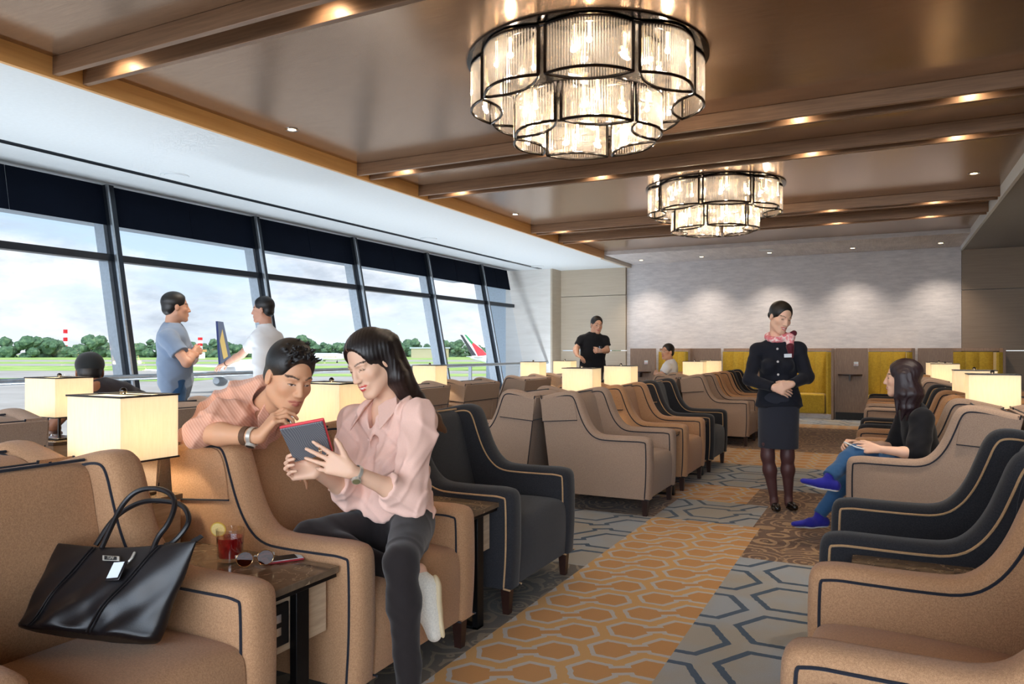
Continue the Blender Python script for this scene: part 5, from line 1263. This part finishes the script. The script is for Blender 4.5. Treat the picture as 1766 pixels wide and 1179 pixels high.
for x0_, x1_ in ((.30,.17), (.76,.60)):
    s_ = MB(); s_.tube([onbag(x0_+(x1_-x0_)*t_, t_) for t_ in np.linspace(.02,.97,16)], .0028, 6); s_.tube([onbag(x0_+.022+(x1_-x0_)*t_, t_) for t_ in np.linspace(.02,.97,16)], .002, 6); obj('seam_strap', s_, leather, tb, smooth=True)
CAMP = np.array((0, 0, EYE))
def PB(u, v, off=0):   # point on the bag's plane, off metres towards the viewer
    r = W(u, v, 1.0)-CAMP; t_ = ((bo+bn*off-CAMP)@bn)/(r@bn); return CAMP+r*t_-bo
for hoff, hpts in ((.022, ((175,945,0.000),(193,905,0.000),(210,870,0.000),(235,845,0.000),(270,840,0.000),(298,852,0.000),(303,872,0.000),(290,905,0.000),(272,925,0.000),(262,952,0))), (-.022, ((165,940,0.000),(190,900,0.000),(215,878,0.000),(250,862,0.000),(295,864,0.000),(318,872,0.000),(328,895,0.000),(318,915,0.000),(296,938,0.000),(285,940,0)))):
    n__ = len(hpts); P_ = chaikin([PB(q[0], q[1], hoff) for q in hpts], 3); h_ = MB(); h_.tube(P_, .0075, 8); obj('handle', h_, leather, tb, smooth=True)
pl = [PB(193,964), PB(222,966), PB(222,974), PB(193,973)]; pl = [p+bn*.034 for p in pl]
pt = obj('metal_plate', MB().hexa(pl, [p+bn*.004 for p in pl]), M['steel'], tb, bevel=.001)
ctr = sum(pl)/4; q2 = [ctr+(p-ctr)*np.array(.72)+bn*.0045 for p in pl]; obj('plate_inlay', MB().hexa(q2, [p+bn*.001 for p in q2]), M['blackp'], pt)
tx = bpy.data.curves.new('plate_lettering', 'FONT'); tx.body = 'TUMI'; tx.align_x = 'CENTER'; tx.align_y = 'CENTER'; tx.size = .0105; tx.extrude = .0003; tx.materials.append(M['steel'])
tmp_ = bpy.data.objects.new('tmp', tx); COL.objects.link(tmp_); bpy.context.view_layer.update(); tme = bpy.data.meshes.new_from_object(tmp_.evaluated_get(bpy.context.evaluated_depsgraph_get())); bpy.data.objects.remove(tmp_); tme.name = 'plate_lettering'
to = bpy.data.objects.new('plate_lettering', tme); COL.objects.link(to); to.parent = pt; xr_ = nrmz(pl[1]-pl[0]); yr_ = nrmz(np.cross(bn, xr_)); to.matrix_local = Matrix(((xr_[0],yr_[0],bn[0],ctr[0]+bn[0]*.006),(xr_[1],yr_[1],bn[1],ctr[1]+bn[1]*.006),(xr_[2],yr_[2],bn[2],ctr[2]+bn[2]*.006),(0,0,0,1)))
tg = [PB(220,978), PB(243,976), PB(228,1010), PB(204,1012)]; tg = [p+bn*.05 for p in tg]
tgo = obj('luggage_tag', MB().hexa(tg, [p+bn*.004 for p in tg]), leather, tb, bevel=.002)
ct = sum(tg)/4; q3 = [ct+(p-ct)*.78+bn*.005+UP*.002 for p in tg]; obj('tag_card', MB().hexa(q3, [p+bn*.001 for p in q3]), M['white'], tgo); obj('tag_strap', MB().tube([PB(243,957)+bn*.025, PB(240,968)+bn*.03, PB(232,977)+bn*.03], .004, 6), M['steel'], tgo, smooth=True)
zp = [PB(335,938), PB(352,926), PB(347,922), PB(330,932)]; obj('zip_pull', MB().hexa(zp, [p+bn*.004 for p in zp]), leather, tb)
# ------------------------------------------------------------------ things on the near side table (top z .538)
def onT(u, v): a = (u-CX)/F_PX; b = (HY-v)/F_PX; t_ = (.5385-EYE)/b; return np.array(((-SY+a*CY)*t_, (CY+a*SY)*t_, .5385))
p = onT(397,966); dk = thing('iced_drink', 'glass of red iced drink with a lemon slice on the marble table', 'drink', tuple(p))
obj('tumbler', MB().lathe([(.033,0),(.041,.003),(.046,.108),(.0445,.108),(.039,.014),(.001,.014)], 32), glassmat('tumbler_glass', (.97,.96,.95,1), .10), dk, smooth=True)
jm, nt, bs = newmat('red_juice'); bs.inputs['Base Color'].default_value = lin((170,24,30)); bs.inputs['Roughness'].default_value = .1; bs.inputs['Transmission Weight'].default_value = .35; nz_ = noise(nt, coord(nt), 40, 2); nt.links.new(ramp(nt, nz_, [(.3, lin((150,16,26))), (.7, lin((206,44,46)))]), bs.inputs['Base Color'])
obj('juice', MB().lathe([(.037,.0145),(.0425,.080),(.001,.0801)], 28), jm, dk, smooth=True)
ic = MB()
for x, y, z in ((.008,.006,.080),(-.012,.004,.078),(.0,-.014,.079)): ic.box(x-.009, x+.009, y-.009, y+.009, z-.008, z+.008)
obj('ice_cubes', ic, M['glass'], dk, bevel=.002)
lm = MB().cyl((0,0,0), (0,.004,0), .026, 24); sl = obj('lemon_slice', lm, plain('lemon_rind', (226,190,80), .5, var=.05), dk, smooth=True); sl.location = (-.044,-.012,.102); sl.rotation_euler = (.2,.15,.5)
obj('lemon_flesh', MB().cyl((0,-.0006,0), (0,-.0002,0), .0225, 24), plain('lemon_flesh', (244,222,150), .4, var=.08, scale=200), sl)
p = onT(487,966); ph = thing('phone', 'white smartphone with a red case lying on the marble table', 'phone', tuple(p), YAW+.52)
obj('case', MB().box(-.066, .066, -.033, .033, 0, .007), plain('red_phone_case', (160,40,50), .4, var=.2), ph, bevel=.003); bz = obj('bezel', MB().box(-.064, .064, -.031, .031, .0071, .009), M['white'], ph, bevel=.002); obj('screen', MB().box(-.046, .046, -.028, .028, .0091, .0094), M['blackp'], bz)
p = onT(440,978); sg = thing('sunglasses', 'round gold rimmed sunglasses with brown lenses on the marble table', 'sunglasses', tuple(p), YAW+.35)
rimm = MB(); lens = MB()
for x in (-1, 1):
    pts = [(x*.032+.026*math.cos(a), 0+.004*math.sin(a), .030+.0235*math.sin(a)) for a in np.linspace(0, 2*PI, 25)[:-1]]; rimm.tube(pts, .0016, 6, True)
    lens.lathe([(.0255,-.0008),(.0255,.0008)], 24); k_ = len(lens.v)-48; lens.v[k_:] = [(x*.032+q[0], q[2]+.004*q[1]/.0235, .030+q[1]*.92) for q in lens.v[k_:]]
rimm.tube([(-.007,0,.038), (0,.001,.042), (.007,0,.038)], .0016, 6)
obj('rim', rimm, M['goldm'], sg, smooth=True); lg = glassmat('brown_lens', (.42,.20,.16,1)); obj('lens', lens, lg, sg)
ar_ = MB()
for x in (-1, 1): ar_.tube([(x*.058,.002,.036), (x*.060,.03,.035), (x*.012,.075,.018), (x*-.03,.095,.010)], .0026, 6)
obj('temple', ar_, M['white'], sg, smooth=True)
